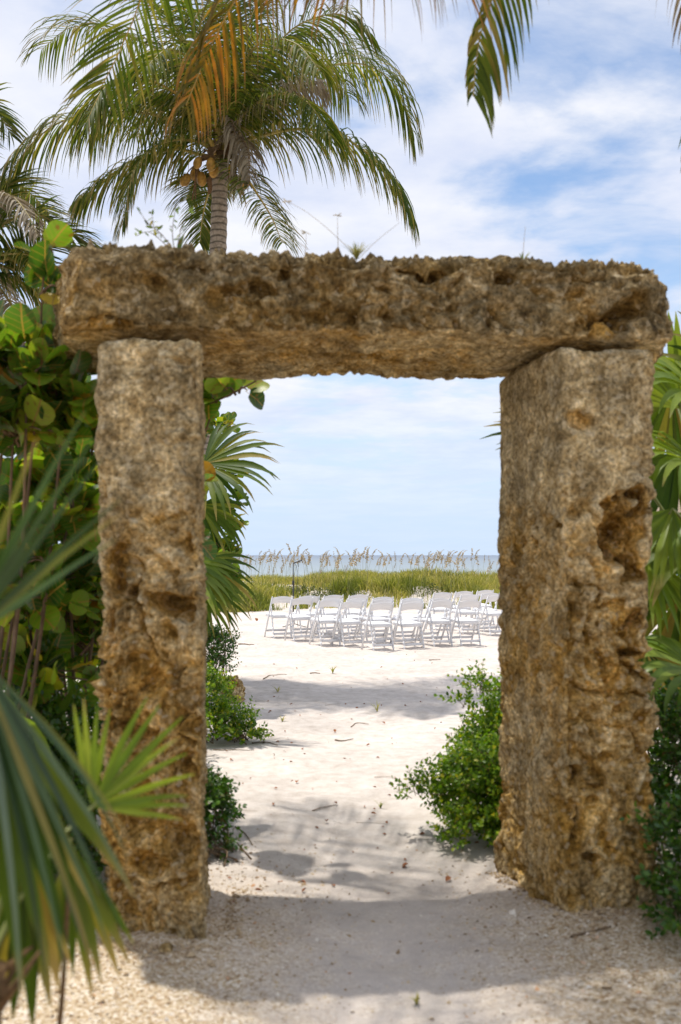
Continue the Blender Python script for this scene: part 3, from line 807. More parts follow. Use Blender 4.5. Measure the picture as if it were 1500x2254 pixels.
# ------------------------------------------------------------------ the stone gate
def stone_mesh(name, corners, res, seed, pits=(), radius=0.05, faces=None, amp=1.0, rag=1.0, smooth_top=False):
    """a rough block between eight corners: (left/right, front/back, bottom/top) -> corners[i][j][k]"""
    C = np.array(corners, dtype=float)
    dims = np.array([np.linalg.norm(C[1] - C[0], axis=-1).mean(), np.linalg.norm(C[:, 1] - C[:, 0], axis=-1).mean(), np.linalg.norm(C[:, :, 1] - C[:, :, 0], axis=-1).mean()])
    h = dims / 2
    n = np.maximum(4, (dims / res).astype(int))
    V, Q, off = [], [], 0
    for ax in range(3):
        u, v = [a for a in range(3) if a != ax]
        for sgn in (-1, 1):
            A, B = np.meshgrid(np.linspace(-1, 1, n[u] + 1), np.linspace(-1, 1, n[v] + 1), indexing='ij')
            p = np.empty((A.size, 3)); p[:, ax] = sgn; p[:, u] = A.ravel(); p[:, v] = B.ravel()
            idx = np.arange(A.size).reshape(A.shape) + off
            q = np.stack([idx[:-1, :-1], idx[1:, :-1], idx[1:, 1:], idx[:-1, 1:]], axis=-1).reshape(-1, 4)
            flip = (sgn > 0) == (ax == 1)
            V.append(p); Q.append(q[:, ::-1] if flip else q); off += A.size
    V = np.concatenate(V); Q = np.concatenate(Q)
    _, first, inv = np.unique(np.round(V * 1e6).astype(np.int64), axis=0, return_index=True, return_inverse=True)
    V = V[first]; Q = inv.ravel()[Q]
    p = V * h
    inner = np.clip(p, -(h - radius), h - radius)
    dvec = p - inner
    dvec /= np.linalg.norm(dvec, axis=1)[:, None]
    p = (inner + radius * dvec) / h
    f = (p + 1) / 2
    X = np.zeros_like(p)
    for i in (0, 1):
        for j in (0, 1):
            for k in (0, 1):
                w = (f[:, 0] if i else 1 - f[:, 0]) * (f[:, 1] if j else 1 - f[:, 1]) * (f[:, 2] if k else 1 - f[:, 2])
                X += w[:, None] * C[i, j, k]

    def normals(X):
        e = np.cross(X[Q[:, 2]] - X[Q[:, 0]], X[Q[:, 3]] - X[Q[:, 1]])
        N = np.zeros_like(X)
        for c in range(4):
            for a in range(3):
                N[:, a] += np.bincount(Q[:, c], e[:, a], len(X))
        return N / (np.linalg.norm(N, axis=1)[:, None] + 1e-12)

    N = normals(X)
    if np.sum(N * (X - X.mean(0))) < 0:
        Q = Q[:, ::-1]; N = -N
    q0 = np.abs(V)
    ax = np.argmax(q0, axis=1); sg = np.sign(V[np.arange(len(V)), ax])
    key = {(0, -1): 'x-', (0, 1): 'x+', (1, -1): 'y-', (1, 1): 'y+', (2, -1): 'z-', (2, 1): 'z+'}
    fr_, cr_ = np.ones(len(V)), np.zeros(len(V))
    for (a, b), kk in key.items():
        sel = (ax == a) & (sg == b)
        fr_[sel] = (faces or {}).get(kk, (1, .3))[0]; cr_[sel] = (faces or {}).get(kk, (1, .3))[1]
    w3 = np.stack([vnoise(X * 6, seed + 40 + a) for a in range(3)], axis=1) * 0.05
    Y = X + w3
    d = 0.034 * amp * fbm(X * 2.4, 3, seed)
    d += 0.024 * amp * fr_ * fbm(Y * 8.0, 3, seed + 5)
    rag_mask = np.clip(0.75 + 1.3 * fbm(X * 1.9, 2, seed + 77), 0.15, 1.7) * rag * fr_
    upper = np.zeros(len(X))
    if smooth_top:   # the upper part is dressed smoother and grown over with pale lichen
        upper = np.clip((X[:, 2] + .5 * fbm(X * 2.0, 2, seed + 90) - 1.25) / .7, 0, 1)
        rag_mask = rag_mask * (1.25 - .75 * upper)
    # lumpy shell clusters and the crannies between them
    lump = 0.034 * rag_mask * (0.5 - worley(Y * 17, seed + 9)) + 0.019 * rag_mask * (0.5 - worley(X * 41, seed + 19)) + 0.007 * np.clip(rag_mask, .4, 2) * (0.5 - worley(X * 85, seed + 29))
    lump += 0.010 * rag_mask * fbm(Y * 42, 2, seed + 15)
    rid = 1 - np.abs(fbm(Y * 6.5, 3, seed + 51)) * 3.2
    lump -= 0.040 * rag_mask * np.clip(rid, 0, 1) ** 2.5
    # solution pits in two sizes
    w1 = worley(Y * 7.5, seed + 21)
    hole = 0.055 * rag_mask * np.clip(1 - w1 / 0.36, 0, 1) ** 1.1
    w2 = worley(Y * 17, seed + 23)
    hole += 0.028 * rag_mask * np.clip(1 - w2 / 0.42, 0, 1)
    for c, r, dep in pits:
        e = (Y - np.asarray(c)) / np.asarray(r)
        q = np.sqrt((e ** 2).sum(1)) + 0.55 * fbm(X * 16, 3, seed + 31)
        hole += 1.7 * dep * np.clip(1.15 - q, 0, 1) ** 0.7
    X = X + N * (d + lump - hole)[:, None]
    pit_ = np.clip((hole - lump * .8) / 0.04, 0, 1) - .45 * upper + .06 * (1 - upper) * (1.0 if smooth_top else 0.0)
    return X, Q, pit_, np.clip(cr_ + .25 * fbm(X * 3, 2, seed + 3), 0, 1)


def stone_me(name, X, Q, pit_, cr_):
    me = mesh_np(name, X, Q, mat=M_stone)
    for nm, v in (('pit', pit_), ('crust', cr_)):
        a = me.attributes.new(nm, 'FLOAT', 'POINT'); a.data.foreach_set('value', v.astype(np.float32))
    return me


def place_stone(name, label, corners, res, seed, pits, radius, amp=1.0, rag=1.0, faces=None, smooth_top=False):
    X, Q, p_, c_ = stone_mesh(name, corners, res, seed, pits, radius, amp=amp, rag=rag, faces=faces, smooth_top=smooth_top)
    o = X.mean(0); o[2] = X[:, 2].min()
    return solo(name, stone_me(name, X - o, Q, p_, c_), label, 'stone', o)


def hexa(fl, fr, bl, br, z0, zt):
    """pillar: bottom xy of four corners, tops given as xy + z"""
    def col(bottom, top): return [[bottom[0], bottom[1], z0], list(top)]
    return [[col(*fl), col(*bl)], [col(*fr), col(*br)]]


def pit(px, py, d, r, dep):
    p = W(px, py, d)
    return (p, r, dep)


# left pillar
fl_b, fl_t = G(243, 2040), W(212, 752, 4.20)
fr_b, fr_t = G(458, 2062), W(443, 748, 4.13)
bl_b, bl_t = (-1.06, 4.80), (-1.10, 4.86, 2.50)
br_b, br_t = (-0.66, 4.86), (-0.685, 4.90, 2.52)
LP = hexa(((fl_b[0], 4.20), fl_t), ((fr_b[0], 4.12), fr_t), (bl_b, bl_t), (br_b, br_t), -0.15, None)
pits = [pit(262, 1255, 4.2, (.045, .08, .10), .10), pit(360, 1335, 4.17, (.07, .08, .055), .10), pit(285, 1310, 4.2, (.04, .08, .05), .06), pit(405, 1340, 4.15, (.05, .08, .06), .08),
        pit(300, 1595, 4.2, (.09, .08, .06), .07), pit(420, 1610, 4.15, (.07, .08, .06), .07), pit(350, 1500, 4.2, (.10, .08, .04), .05), pit(310, 1780, 4.2, (.08, .08, .10), .08),
        pit(390, 1860, 4.15, (.09, .08, .07), .06), pit(230, 1090, 4.2, (.04, .08, .06), .06), pit(415, 1690, 4.15, (.05, .06, .08), .06), pit(340, 1900, 4.2, (.09, .06, .06), .06)]
place_stone('stone_pillar', 'left upright coquina stone of the gate, narrow with one face showing', LP, 0.0068, 3, pits, 0.035, amp=0.9, faces={'y-': (1.0, .15), 'x+': (.7, .1), 'x-': (1, .1)}, smooth_top=True)

# right pillar
RPz = 2.50
RP = hexa(((0.985, 4.42), W(1238, 764, 4.40)), ((1.405, 4.48), W(1440, 772, 4.46)), ((0.775, 5.10), W(1102, 838, 5.08)), ((1.30, 5.20), (1.33, 5.2, 2.50)), -0.15, None)
pits = [pit(1375, 1165, 4.46, (.10, .08, .12), .15), pit(1345, 1200, 4.46, (.05, .08, .07), .10), pit(1400, 1240, 4.46, (.09, .08, .05), .08), pit(1400, 1110, 4.46, (.05, .07, .06), .07),
        pit(1225, 1165, 4.44, (.03, .09, .06), .06), pit(1262, 1720, 4.42, (.04, .08, .05), .08), pit(1262, 1815, 4.42, (.05, .08, .08), .09), pit(1300, 1895, 4.42, (.05, .06, .03), .07),
        pit(1390, 1370, 4.46, (.06, .08, .06), .07), pit(1410, 1450, 4.46, (.06, .08, .07), .08), pit(1350, 1480, 4.46, (.05, .08, .05), .05), pit(1440, 1660, 4.5, (.04, .1, .05), .07),
        pit(1290, 940, 4.42, (.06, .06, .05), .03)]
place_stone('stone_pillar', 'right upright coquina stone of the gate, broad with its inner side showing', RP, 0.0068, 11, pits, 0.03, amp=0.8, rag=0.95, faces={'y-': (1.0, .08), 'x-': (.5, .12), 'x+': (1.3, .2)}, smooth_top=True)

# lintel
LT = [[[W(137, 716, 4.22), W(162, 552, 4.20)], [W(121, 818, 5.18), (-1.46, 5.16, 3.12)]],
      [[W(1498, 750, 4.52), W(1468, 580, 4.50)], [(1.55, 5.36, 2.50), (1.54, 5.34, 3.10)]]]
pits = [pit(560, 620, 4.25, (.11, .10, .05), .09), pit(610, 590, 4.25, (.06, .10, .04), .07), pit(480, 640, 4.25, (.07, .08, .06), .05), pit(775, 550, 4.3, (.14, .30, .045), .075), pit(960, 570, 4.35, (.16, .3, .03), .03), pit(960, 585, 4.35, (.06, .14, .03), .05),
        pit(1120, 610, 4.42, (.06, .10, .035), .06), pit(1345, 715, 4.48, (.16, .12, .06), .09), pit(1400, 690, 4.5, (.08, .12, .07), .06), pit(240, 730, 4.22, (.14, .14, .06), .09), pit(330, 610, 4.22, (.07, .1, .05), .03),
        pit(690, 690, 4.3, (.09, .08, .04), .04), pit(1460, 610, 4.5, (.06, .16, .05), .07)]
place_stone('stone_lintel', 'long rough coquina slab lying across the two gate pillars', LT, 0.0072, 23, pits, 0.055, amp=1.7, rag=1.35, faces={'y-': (1.0, 1.0), 'z+': (1.3, 1.0), 'x+': (1.2, 1.0), 'x-': (.9, .4), 'z-': (.28, .0), 'y+': (.35, .5)})

# small stones by the gate and the far rock
def rock(px, py, s, seed, label, name='stone', d=None, mat=None, res=0.004):
    p = G(px, py) if d is None else W(px, py, d)
    h = np.array(s) / 2
    C = [[[(p[0] + sx * h[0] * (1.0 - .2 * (k == 1)), p[1] + sy * h[1], (-.2 + 1.0 * k) * s[2]) for k in (0, 1)] for sy in (-1, 1)] for sx in (-1, 1)]
    X, Q, p_, c_ = stone_mesh(name, C, res, seed, (), min(s) * 0.45, amp=min(s) * 1.2, rag=min(s) * 2.5)
    o = X.mean(0); o[2] = gz(p[0], p[1])
    return solo(name, stone_me(name, X - np.array([o[0], o[1], 0]), Q, p_, c_), label, 'stone', o)


rock(366, 2100, (.062, .05, .045), 5, 'small tan stone lying on the grit before the left pillar')
rock(418, 2073, (.05, .04, .045), 6, 'small round stone touching the foot of the left pillar')
rock(512, 1540, (.30, .35, .36), 7, 'squat tan rock behind the bright green bush beside the sand path', d=10.9, res=0.012)

# ------------------------------------------------------------------ coconut palms
def frond(root, ctrl, nl, Lmax, wid, seed, mat, ribmat=None, droop=1.6, r0=0.03, pieces=False, s0=0.14, tipbare=0.0, vee=0.25, side_scale=(1, 1), label=None):
    rg = np.random.default_rng(seed)
    ribmat = ribmat or M_rib
    base = np.array(root.location)
    rib, L = spline(ctrl, 26)
    mb = MB()
    prof = r0 * (1 - 0.9 * np.linspace(0, 1, 26) ** 0.7)
    prof[0] *= 1.7; prof[1] *= 1.25
    mb.tube(rib, r0, sides=6, prof=prof)
    fo = part('frond', mb.mesh('midrib', ribmat, base), root, label=label)
    lv = MB()
    T = np.gradient(rib, axis=0); T /= np.linalg.norm(T, axis=1)[:, None]
    # a frame carried along the rib
    up = np.array([0, 0, 1.0])
    b0 = np.cross(T[len(T) // 3], up)
    if np.linalg.norm(b0) < 0.2: b0 = np.cross(T[0], up)
    b0 = unit(b0)
    out = []
    for i in range(nl):
        for sd in (-1, 1):
            s = s0 + (1 - s0) * (i + 0.5 * (sd > 0) + rg.uniform(-.25, .25)) / nl
            s = min(max(s, 0), 1)
            q = s * 25; k = min(int(q), 24); f = q - k
            p = rib[k] * (1 - f) + rib[k + 1] * f
            t = unit(T[k] * (1 - f) + T[k + 1] * f)
            b = unit(b0 - t * b0.dot(t)) * sd
            n = np.cross(b * sd, t)
            if n[2] < 0 and abs(t[2]) < 0.9: n = -n
            fw = 0.35 + 0.85 * s ** 2
            d = unit(b + t * fw + n * (vee + rg.normal(0, .10)) + rg.normal(0, .05, 3))
            ln = Lmax * (0.30 + 0.70 * math.sin(math.pi * min(1, 0.20 + 0.62 * s)) ** 0.8) * rg.uniform(.88, 1.06)
            if s > 0.9: ln *= 1 - (s - 0.9) * 3.5
            ln *= side_scale[0 if sd < 0 else 1]
            if rg.random() < 0.03: ln *= 0.5
            K = 6
            C = [p]
            dd = d.copy()
            dr = droop * rg.uniform(.7, 1.3)
            for j in range(K - 1):
                u = (j + .5) / (K - 1)
                dd = unit(dd + np.array([0, 0, -1.0]) * dr * (0.12 + 0.5 * u) * .5 + rg.normal(0, .018, 3))
                C.append(C[-1] + dd * ln / (K - 1))
            C = np.array(C)
            tw = rg.normal(0.35 * sd, 0.35)
            dt = np.gradient(C, axis=0)
            w = t[None] - dt * (dt @ t)[:, None] / (np.sum(dt * dt, axis=1)[:, None] + 1e-12)
            w /= np.linalg.norm(w, axis=1)[:, None] + 1e-9
            dtu = dt / np.linalg.norm(dt, axis=1)[:, None]
            w2 = np.cross(dtu, w)
            w = w * math.cos(tw) + w2 * math.sin(tw)
            pr = np.array([.55, 1, 1, .85, .5, .04]) * wid * rg.uniform(.8, 1.15) * .5
            Wd = w * pr[:, None]
            rv = float(np.clip(rg.beta(1.6, 1.7), 0.01, .99))
            if pieces:
                m1 = MB(); m1.strip(C, Wd, fold=0.35, rnd=rv)
                ob = part('leaflet', m1.mesh('leaflet', mat, base), fo)
            else:
                lv.strip(C, Wd, rnd=rv)
    if not pieces:
        part('leaflets', lv.mesh('leaflets', mat, base), fo, kind='stuff')
    return fo


def trunk_mesh(pts, r0, r1, rings, seed, base):
    rg = np.random.default_rng(seed)
    n = rings * 3
    c, L = spline(pts, n)
    mb = MB()
    rad = np.linspace(r0, r1, n) * (1 + 0.085 * (np.arange(n) % 3 == 0) + rg.normal(0, .015, n))
    mb.tube(c, r0, sides=14, prof=rad)
    return mb.mesh('trunk', M_bark_palm, base)


def nut_mesh(seed):
    rg = np.random.default_rng(seed)
    mb = MB()
    z = np.linspace(-1, 1, 8)
    mb.tube(np.c_[np.zeros(8), np.zeros(8), z * .125], .1, sides=10, prof=np.sqrt(np.clip(1 - (z * .97) ** 2, 0, 1)) * .085 * (1 - .12 * z) + .002)
    return mb.mesh('coconut', M_nut)


def px_rib(hub, pts, d0, d1, hd=None):
    """rib control points from photo pixels, depth going from d0 to d1"""
    n = len(pts)
    return [hub] + [W(x, y, d0 + (d1 - d0) * ((i + 1) / n)) for i, (x, y) in enumerate(pts)]


D = 13.0
hub = W(488, 345, D)
tb = np.array([-2.02, 13.2, 0.0])
palm = thing('coconut_palm', 'tall coconut palm with hanging nuts rising behind the stone lintel', 'palm tree', tb)
tp = [tb + np.array([0, 0, -.1]), W(428, 1180, D + .1), W(448, 900, D + .1), W(471, 700, D), W(480, 560, D), W(484, 430, D), W(487, 352, D)]
part('trunk', trunk_mesh(tp, .15, .10, 40, 1, tb), palm)
fib = MB()
rg = np.random.default_rng(4)
for i in range(30):
    a = rg.uniform(0, 6.28); z = rg.uniform(-.30, .25)
    p = hub + np.array([math.cos(a) * .12, math.sin(a) * .12, z])
    q = p + np.array([math.cos(a) * .18, math.sin(a) * .18, rg.uniform(-.35, .25)])
    C = np.array([p, (p + q) / 2 + [0, 0, .05], q])
    fib.strip(C, np.cross(C[2] - C[0], [math.cos(a), math.sin(a), .3])[None] * np.array([.25, .35, .05])[:, None], rnd=rg.random())
part('crown_fibre', fib.mesh('crown_fibre', M_fibre, tb), palm, kind='stuff')
FR = [
    # pixels, end depth, material, droop, leaf length
    ([(570, 236), (684, 160), (792, 140), (872, 190), (910, 290)], 13.6, M_coco, 2.2, .86),
    ([(570, 300), (665, 284), (760, 305), (849, 374), (900, 462)], 12.3, M_coco, 2.0, .80),
    ([(540, 200), (608, 100), (700, 80), (792, 114), (842, 160)], 14.8, M_coco_dark, 1.6, .80),
    ([(530, 372), (562, 420), (598, 478), (622, 535)], 11.6, M_coco, 1.1, .52),
    ([(440, 340), (380, 328), (304, 356), (234, 394), (176, 440)], 12.6, M_coco, 2.0, .70),
    ([(430, 310), (350, 318), (295, 385), (272, 490)], 11.9, M_coco, 1.6, .55),
    ([(443, 300), (355, 256), (253, 246), (139, 266), (63, 325), (8, 410)], 12.4, M_coco, 2.1, .88),
    ([(430, 250), (380, 200), (304, 172), (235, 190), (190, 270)], 11.7, M_coco, 2.1, .80),
    ([(440, 220), (380, 130), (253, 70), (158, 60), (92, 110)], 13.8, M_coco, 1.7, .84),
    ([(452, 220), (420, 110), (355, 20), (270, -40)], 13.6, M_coco, 1.5, .8),
    ([(510, 200), (540, 80), (590, -40), (660, -110)], 13.4, M_coco_dark, 1.4, .8),
    ([(478, 380), (458, 430), (446, 480), (440, 535)], 13.8, M_coco, 0.9, .42),
    ([(490, 230), (500, 90), (490, -60)], 13.9, M_coco_dark, 1.3, .8),
    ([(480, 250), (450, 120), (440, 30), (430, 40)], 12.0, M_coco, 1.6, .8),
    ([(530, 260), (600, 210), (670, 220), (730, 300)], 11.6, M_coco, 2.0, .78),
    ([(440, 270), (400, 220), (340, 230), (300, 300)], 14.4, M_coco_dark, 1.9, .75),
    ([(470, 230), (430, 140), (370, 110), (320, 150)], 11.4, M_coco, 2.0, .8),
    ([(540, 230), (590, 130), (650, 60), (740, 30), (800, 60)], 12.4, M_coco_dark, 1.5, .8),
    ([(540, 275), (585, 222), (640, 188), (700, 180)], 12.6, M_coco_grey, 2.6, .60),
    ([(505, 230), (530, 150), (580, 90), (650, 95), (700, 150)], 11.4, M_coco, 2.0, .8),
    ([(520, 250), (575, 190), (640, 150), (720, 160), (770, 215)], 14.6, M_coco_dark, 1.9, .8),
    ([(450, 280), (390, 235), (320, 215), (250, 225), (200, 290)], 13.6, M_coco, 2.1, .8),
    ([(475, 395), (430, 400), (410, 440)], 13.9, M_coco_dark, 1.2, .5),
]
for i, (pts, de, mt, dr, ln) in enumerate(FR):
    frond(palm, px_rib(hub + rg.normal(0, .05, 3), pts, D, de), 96, ln * 1.18, .021, 100 + i, mt, M_rib_gold if i in (3, 7) else M_rib, droop=dr * 1.2, r0=.032, s0=.16 if i not in (3, 11, 19) else .05)
# two split, dried fronds hanging close to the trunk
for i, pts in enumerate([[(520, 300), (545, 330), (550, 400)], [(470, 290), (505, 250), (520, 330), (520, 420)]]):
    frond(palm, px_rib(hub, pts, D, 12.4), 40, .5, .03, 160 + i, M_coco_grey, M_twig, droop=2.4, r0=.025)
nutm = nut_mesh(1)
for (x, y, dd, tl) in [(409, 396, -.25, .5), (436, 358, -.4, .2), (465, 362, -.45, 0), (444, 394, -.15, .3), (472, 374, -.3, -.2), (430, 382, .1, .4), (535, 387, -.3, -.35), (540, 400, -.2, -.3), (512, 372, -.4, 0)]:
    o = part('coconut', nutm, palm)
    o.location = W(x, y, D + dd) - tb
    o.rotation_euler = (rg.uniform(-.4, .4), tl, rg.uniform(0, 6))
    o.scale = [rg.uniform(.62, .82)] * 3
for (pts, rr) in [([(486, 350), (450, 352), (420, 372), (408, 390)], .016), ([(486, 348), (462, 345), (440, 352), (424, 440)], .022), ([(490, 350), (515, 360), (530, 372), (555, 415)], .02), ([(486, 350), (440, 350), (432, 380), (431, 438)], .02)]:
    mb = MB(); c, _ = spline([W(x, y, D - .25) for x, y in pts], 12); mb.tube(c, rr, rr * .4, sides=6)
    part('fruit_stalk', mb.mesh('fruit_stalk', M_fibre, tb), palm)

# second coconut palm, its trunk left of the frame
hub2 = W(-55, 560, 12.0)
tb2 = np.array([hub2[0] - .5, 12.2, 0.0])
palm2 = thing('coconut_palm', 'lower coconut palm at the left edge behind the round leaved bush', 'palm tree', tb2)
part('trunk', trunk_mesh([tb2, tb2 * .7 + hub2 * .3 + [-.1, 0, 0], tb2 * .3 + hub2 * .7, hub2], .16, .11, 30, 2, tb2), palm2)
F2 = [([(0, 575), (70, 545), (150, 545), (215, 590)], 11.6, M_coco_dark, .35, .72), ([(0, 500), (70, 470), (140, 500), (205, 545)], 12.4, M_coco, .6, .7),
      ([(-40, 440), (20, 430), (60, 470), (85, 520)], 11.2, M_coco_grey, 1.6, .45), ([(0, 560), (60, 560), (110, 600), (130, 660)], 11.0, M_coco, 2.0, .6),
      ([(-20, 600), (40, 620), (100, 660), (120, 720)], 12.2, M_coco, 1.6, .6), ([(-90, 400), (-80, 270), (-30, 220), (28, 300)], 12.4, M_coco_dark, .8, .62),
      ([(-120, 420), (-220, 330), (-330, 380)], 12.4, M_coco, 1.8, .8), ([(-130, 540), (-240, 540), (-330, 640)], 12.0, M_coco, 1.8, .8), ([(-30, 480), (10, 400), (60, 420), (110, 470)], 13.4, M_coco_dark, .6, .6),
      ([(-10, 620), (30, 680), (60, 760), (70, 850)], 11.4, M_coco_grey, 1.4, .5), ([(20, 590), (90, 590), (170, 610), (230, 640)], 12.8, M_coco, 1.0, .6)]
for i, (pts, de, mt, dr, ln) in enumerate(F2):
    frond(palm2, px_rib(hub2, pts, 12.0, de), 84, ln, .028, 200 + i, mt, droop=dr, r0=.03)

# palm standing beside the camera: its fronds hang into the top of the picture
hub3 = np.array([0.75, 2.3, 7.0])
tb3 = np.array([1.75, -1.6, 0.0])
palm3 = thing('coconut_palm', 'coconut palm overhead whose golden fronds hang into the top of the picture', 'palm tree', tb3)
part('trunk', trunk_mesh([tb3, tb3 + [-.05, .3, 1.5], np.array([1.45, .1, 3.8]), np.array([1.0, 1.5, 6.0]), hub3], .17, .12, 44, 3, tb3), palm3)


def rib3(pts):
    return [hub3] + [W(x, y, d) for x, y, d in pts]


frond(palm3, [hub3, W(900, -330, 4.2), W(740, -210, 5.2), W(580, -90, 5.7), W(480, 70, 5.9), W(410, 232, 5.8)], 98, .66, .0195, 301, M_coco_gold, M_rib_gold, droop=3.6, r0=.03, pieces=True, s0=.34)
frond(palm3, [hub3, W(800, -420, 4.0), W(520, -270, 5.6), W(350, -90, 6.6), W(280, 80, 6.9), W(222, 195, 6.8)], 92, .80, .022, 302, M_coco, M_rib_gold, droop=.8, r0=.03, pieces=True, s0=.40)
frond(palm3, [hub3, W(1150, -420, 4.0), W(1130, -220, 4.6), W(1088, -20, 4.8), W(1054, 90, 4.8), W(1042, 212, 4.7)], 80, .52, .021, 303, M_coco, M_rib, droop=2.2, r0=.026, pieces=True, s0=.42, side_scale=(.35, 1))
frond(palm3, [hub3, W(1300, -420, 3.6), W(1440, -280, 4.4), W(1515, -130, 4.8), W(1545, 40, 4.8)], 40, .55, .018, 304, M_coco_grey, M_twig, droop=1.8, r0=.026, pieces=True, s0=.4)
frond(palm3, [hub3, W(1350, -500, 3.4), W(1620, -200, 4.6), W(1590, 120, 5.2), W(1545, 350, 5.2)], 36, .5, .03, 305, M_coco_dark, M_rib, droop=1.6, r0=.026, s0=.4)
frond(palm3, [hub3, W(990, -330, 3.8), W(880, -130, 4.9), W(740, -55, 5.3), W(590, -55, 5.4)], 74, .66, .020, 306, M_coco_gold, M_rib, droop=2.3, r0=.03, pieces=True, s0=.40)
frond(palm3, [hub3, np.array([.2, 4.2, 7.5]), np.array([-.4, 5.8, 7.3]), np.array([-.9, 6.9, 6.7]), np.array([-1.3, 7.6, 5.9])], 60, .8, .034, 307, M_coco, droop=1.3, r0=.03)  # unseen frond, added above the frame to dapple the path with shade
frond(palm3, [hub3, np.array([-.5, 3.6, 7.7]), np.array([-1.3, 4.9, 7.4]), np.array([-1.9, 5.8, 6.6])], 60, .8, .034, 308, M_coco, droop=1.3, r0=.03)
rg = np.random.default_rng(33)
for i in range(7):
    a = math.pi * (1.05 + .15 * i) + rg.uniform(-.1, .1)
    v = np.array([math.cos(a), math.sin(a), 0])
    frond(palm3, [hub3, hub3 + v * 1.1 + [0, 0, .7], hub3 + v * 2.3 + [0, 0, .6], hub3 + v * 3.4 + [0, 0, -.4]], 50, .8, .036, 320 + i, M_coco, droop=1.8)

# ------------------------------------------------------------------ fan palms
def fan_leaf(root, hub, aim, nrm, L, nseg, spread, mat, seed, base=None, droop=0.6, join=.52, fold=.28, pet=.012, wscale=1.0, cup=.12, label=None, tilt0=0.0):
    rg = np.random.default_rng(seed)
    org = np.array(root.location)
    a = unit(aim); n = np.asarray(nrm, float); n = unit(n - a * n.dot(a)); b = np.cross(n, a)
    mb = MB()
    hub = np.asarray(hub, float)
    st = np.asarray(base, float) if base is not None else hub - a * .5
    mid = (st + hub) / 2 + np.array([0, 0, .12]) * np.linalg.norm(hub - st)
    c, _ = spline([st, mid, hub, hub + a * .08 * L], 14)
    mb.tube(c, pet, pet * .7, sides=6)
    fo = part('fan_leaf', mb.mesh('petiole', M_petiole, org), root, label=label)
    dth = 2 * spread / max(1, nseg - 1)
    for i in range(nseg):
        th = -spread + dth * i + rg.normal(0, dth * .12) + tilt0
        u0 = a * math.cos(th) + b * math.sin(th)
        ln = L * (1 - .22 * abs(th - tilt0) / spread) * rg.uniform(.9, 1.06)
        K = 9
        C = [hub.copy()]
        dd = unit(u0 + n * (cup + rg.normal(0, .04)))
        dr = droop * rg.uniform(.7, 1.35)
        for j in range(K - 1):
            u = (j + .5) / (K - 1)
            dd = unit(dd + np.array([0, 0, -1.0]) * dr * max(0, u - join * .7) * .55 + rg.normal(0, .012, 3))
            C.append(C[-1] + dd * ln / (K - 1))
        C = np.array(C)
        u = np.linspace(0, 1, K)
        wmax = ln * join * math.tan(dth / 2) * 1.15 * wscale
        w = np.minimum(u * ln * math.tan(dth / 2) * 1.12, wmax * np.clip((1 - u) / (1 - join), 0, 1) ** .8) * wscale + .0012
        dt = np.gradient(C, axis=0); dt /= np.linalg.norm(dt, axis=1)[:, None]
        side = -a * math.sin(th) + b * math.cos(th)
        s = side[None] - dt * (dt @ side)[:, None]; s /= np.linalg.norm(s, axis=1)[:, None]
        tw = rg.normal(0, .25) * u
        s2 = np.cross(dt, s)
        s = s * np.cos(tw)[:, None] + s2 * np.sin(tw)[:, None]
        m1 = MB(); m1.strip(C, s * w[:, None], fold=fold * (1 if i % 2 else .8), rnd=float(rg.beta(1.8, 1.8)))
        part('segment', m1.mesh('segment', mat, org), fo)
    return fo


# foreground fan palm at the left edge
fb = np.array([-0.80, 2.15, 0.0])
fp = thing('fan_palm', 'out of focus young fan palm with blue green leaves in the lower left corner', 'palm', fb)
mb = MB(); c, _ = spline([fb + [0, 0, -.05], fb + [.01, 0, .35], fb + [.03, .03, .70]], 12); mb.tube(c, .075, .05, sides=12)
part('trunk', mb.mesh('trunk', M_fibre, fb), fp)
rg = np.random.default_rng(9)
mb = MB()
for i in range(26):
    a = rg.uniform(0, 6.28); z = rg.uniform(.2, .68)
    p = fb + np.array([math.cos(a) * .06, math.sin(a) * .06, z]); q = p + np.array([math.cos(a) * .10, math.sin(a) * .10, rg.uniform(.03, .14)])
    mb.tube(np.array([p, (p + q) / 2, q]), .014, .004, sides=5)
part('leaf_bases', mb.mesh('leaf_bases', M_fibre, fb), fp, kind='stuff')
ct = fb + np.array([.03, .03, .68])
fan_leaf(fp, W(-50, 1440, 1.9), (.20, -.05, -1), (.75, -.6, .2), .68, 19, 0.58, M_fan_silver, 1, ct, droop=.35, fold=.5, join=.38, wscale=.9)
fan_leaf(fp, W(-95, 1420, 1.8), (.46, .08, .88), (.45, -.8, -.2), .46, 10, 0.46, M_fan_silver, 2, ct + [-.1, 0, 0], droop=.05, fold=.5, cup=.03, join=.42, wscale=.82)
fan_leaf(fp, W(205, 1775, 2.5), (.66, .0, .72), (.2, -.9, .3), .32, 13, 0.95, M_fan_bright, 3, ct, droop=.12, fold=.5, cup=.1, pet=.006, wscale=.8)
fan_leaf(fp, W(150, 1850, 2.45), (.20, .0, -1), (.3, -.9, .1), .38, 8, .36, M_fan, 4, ct, droop=.2, fold=.4, pet=.007, wscale=1.2)
fan_leaf(fp, W(-60, 1500, 2.0), (.10, -.1, -1), (.6, -.8, .2), .66, 13, .55, M_fan, 5, ct, droop=.3, wscale=1.2)
fan_leaf(fp, W(-300, 1300, 1.9), (-.2, .2, 1), (.5, -.75, -.2), .5, 12, .7, M_fan_silver, 6, ct + [-.1, 0, 0], droop=.15)
fan_leaf(fp, W(50, 1860, 2.3), (.02, .05, -1), (.2, -.9, .2), .40, 8, .4, M_fan, 7, ct, droop=.2, pet=.006, wscale=1.3)
mb = MB(); mb.tube([W(128, 2300, 2.35), W(140, 2160, 2.36), W(150, 1990, 2.4), W(152, 1880, 2.44)], .007, .005, sides=6)
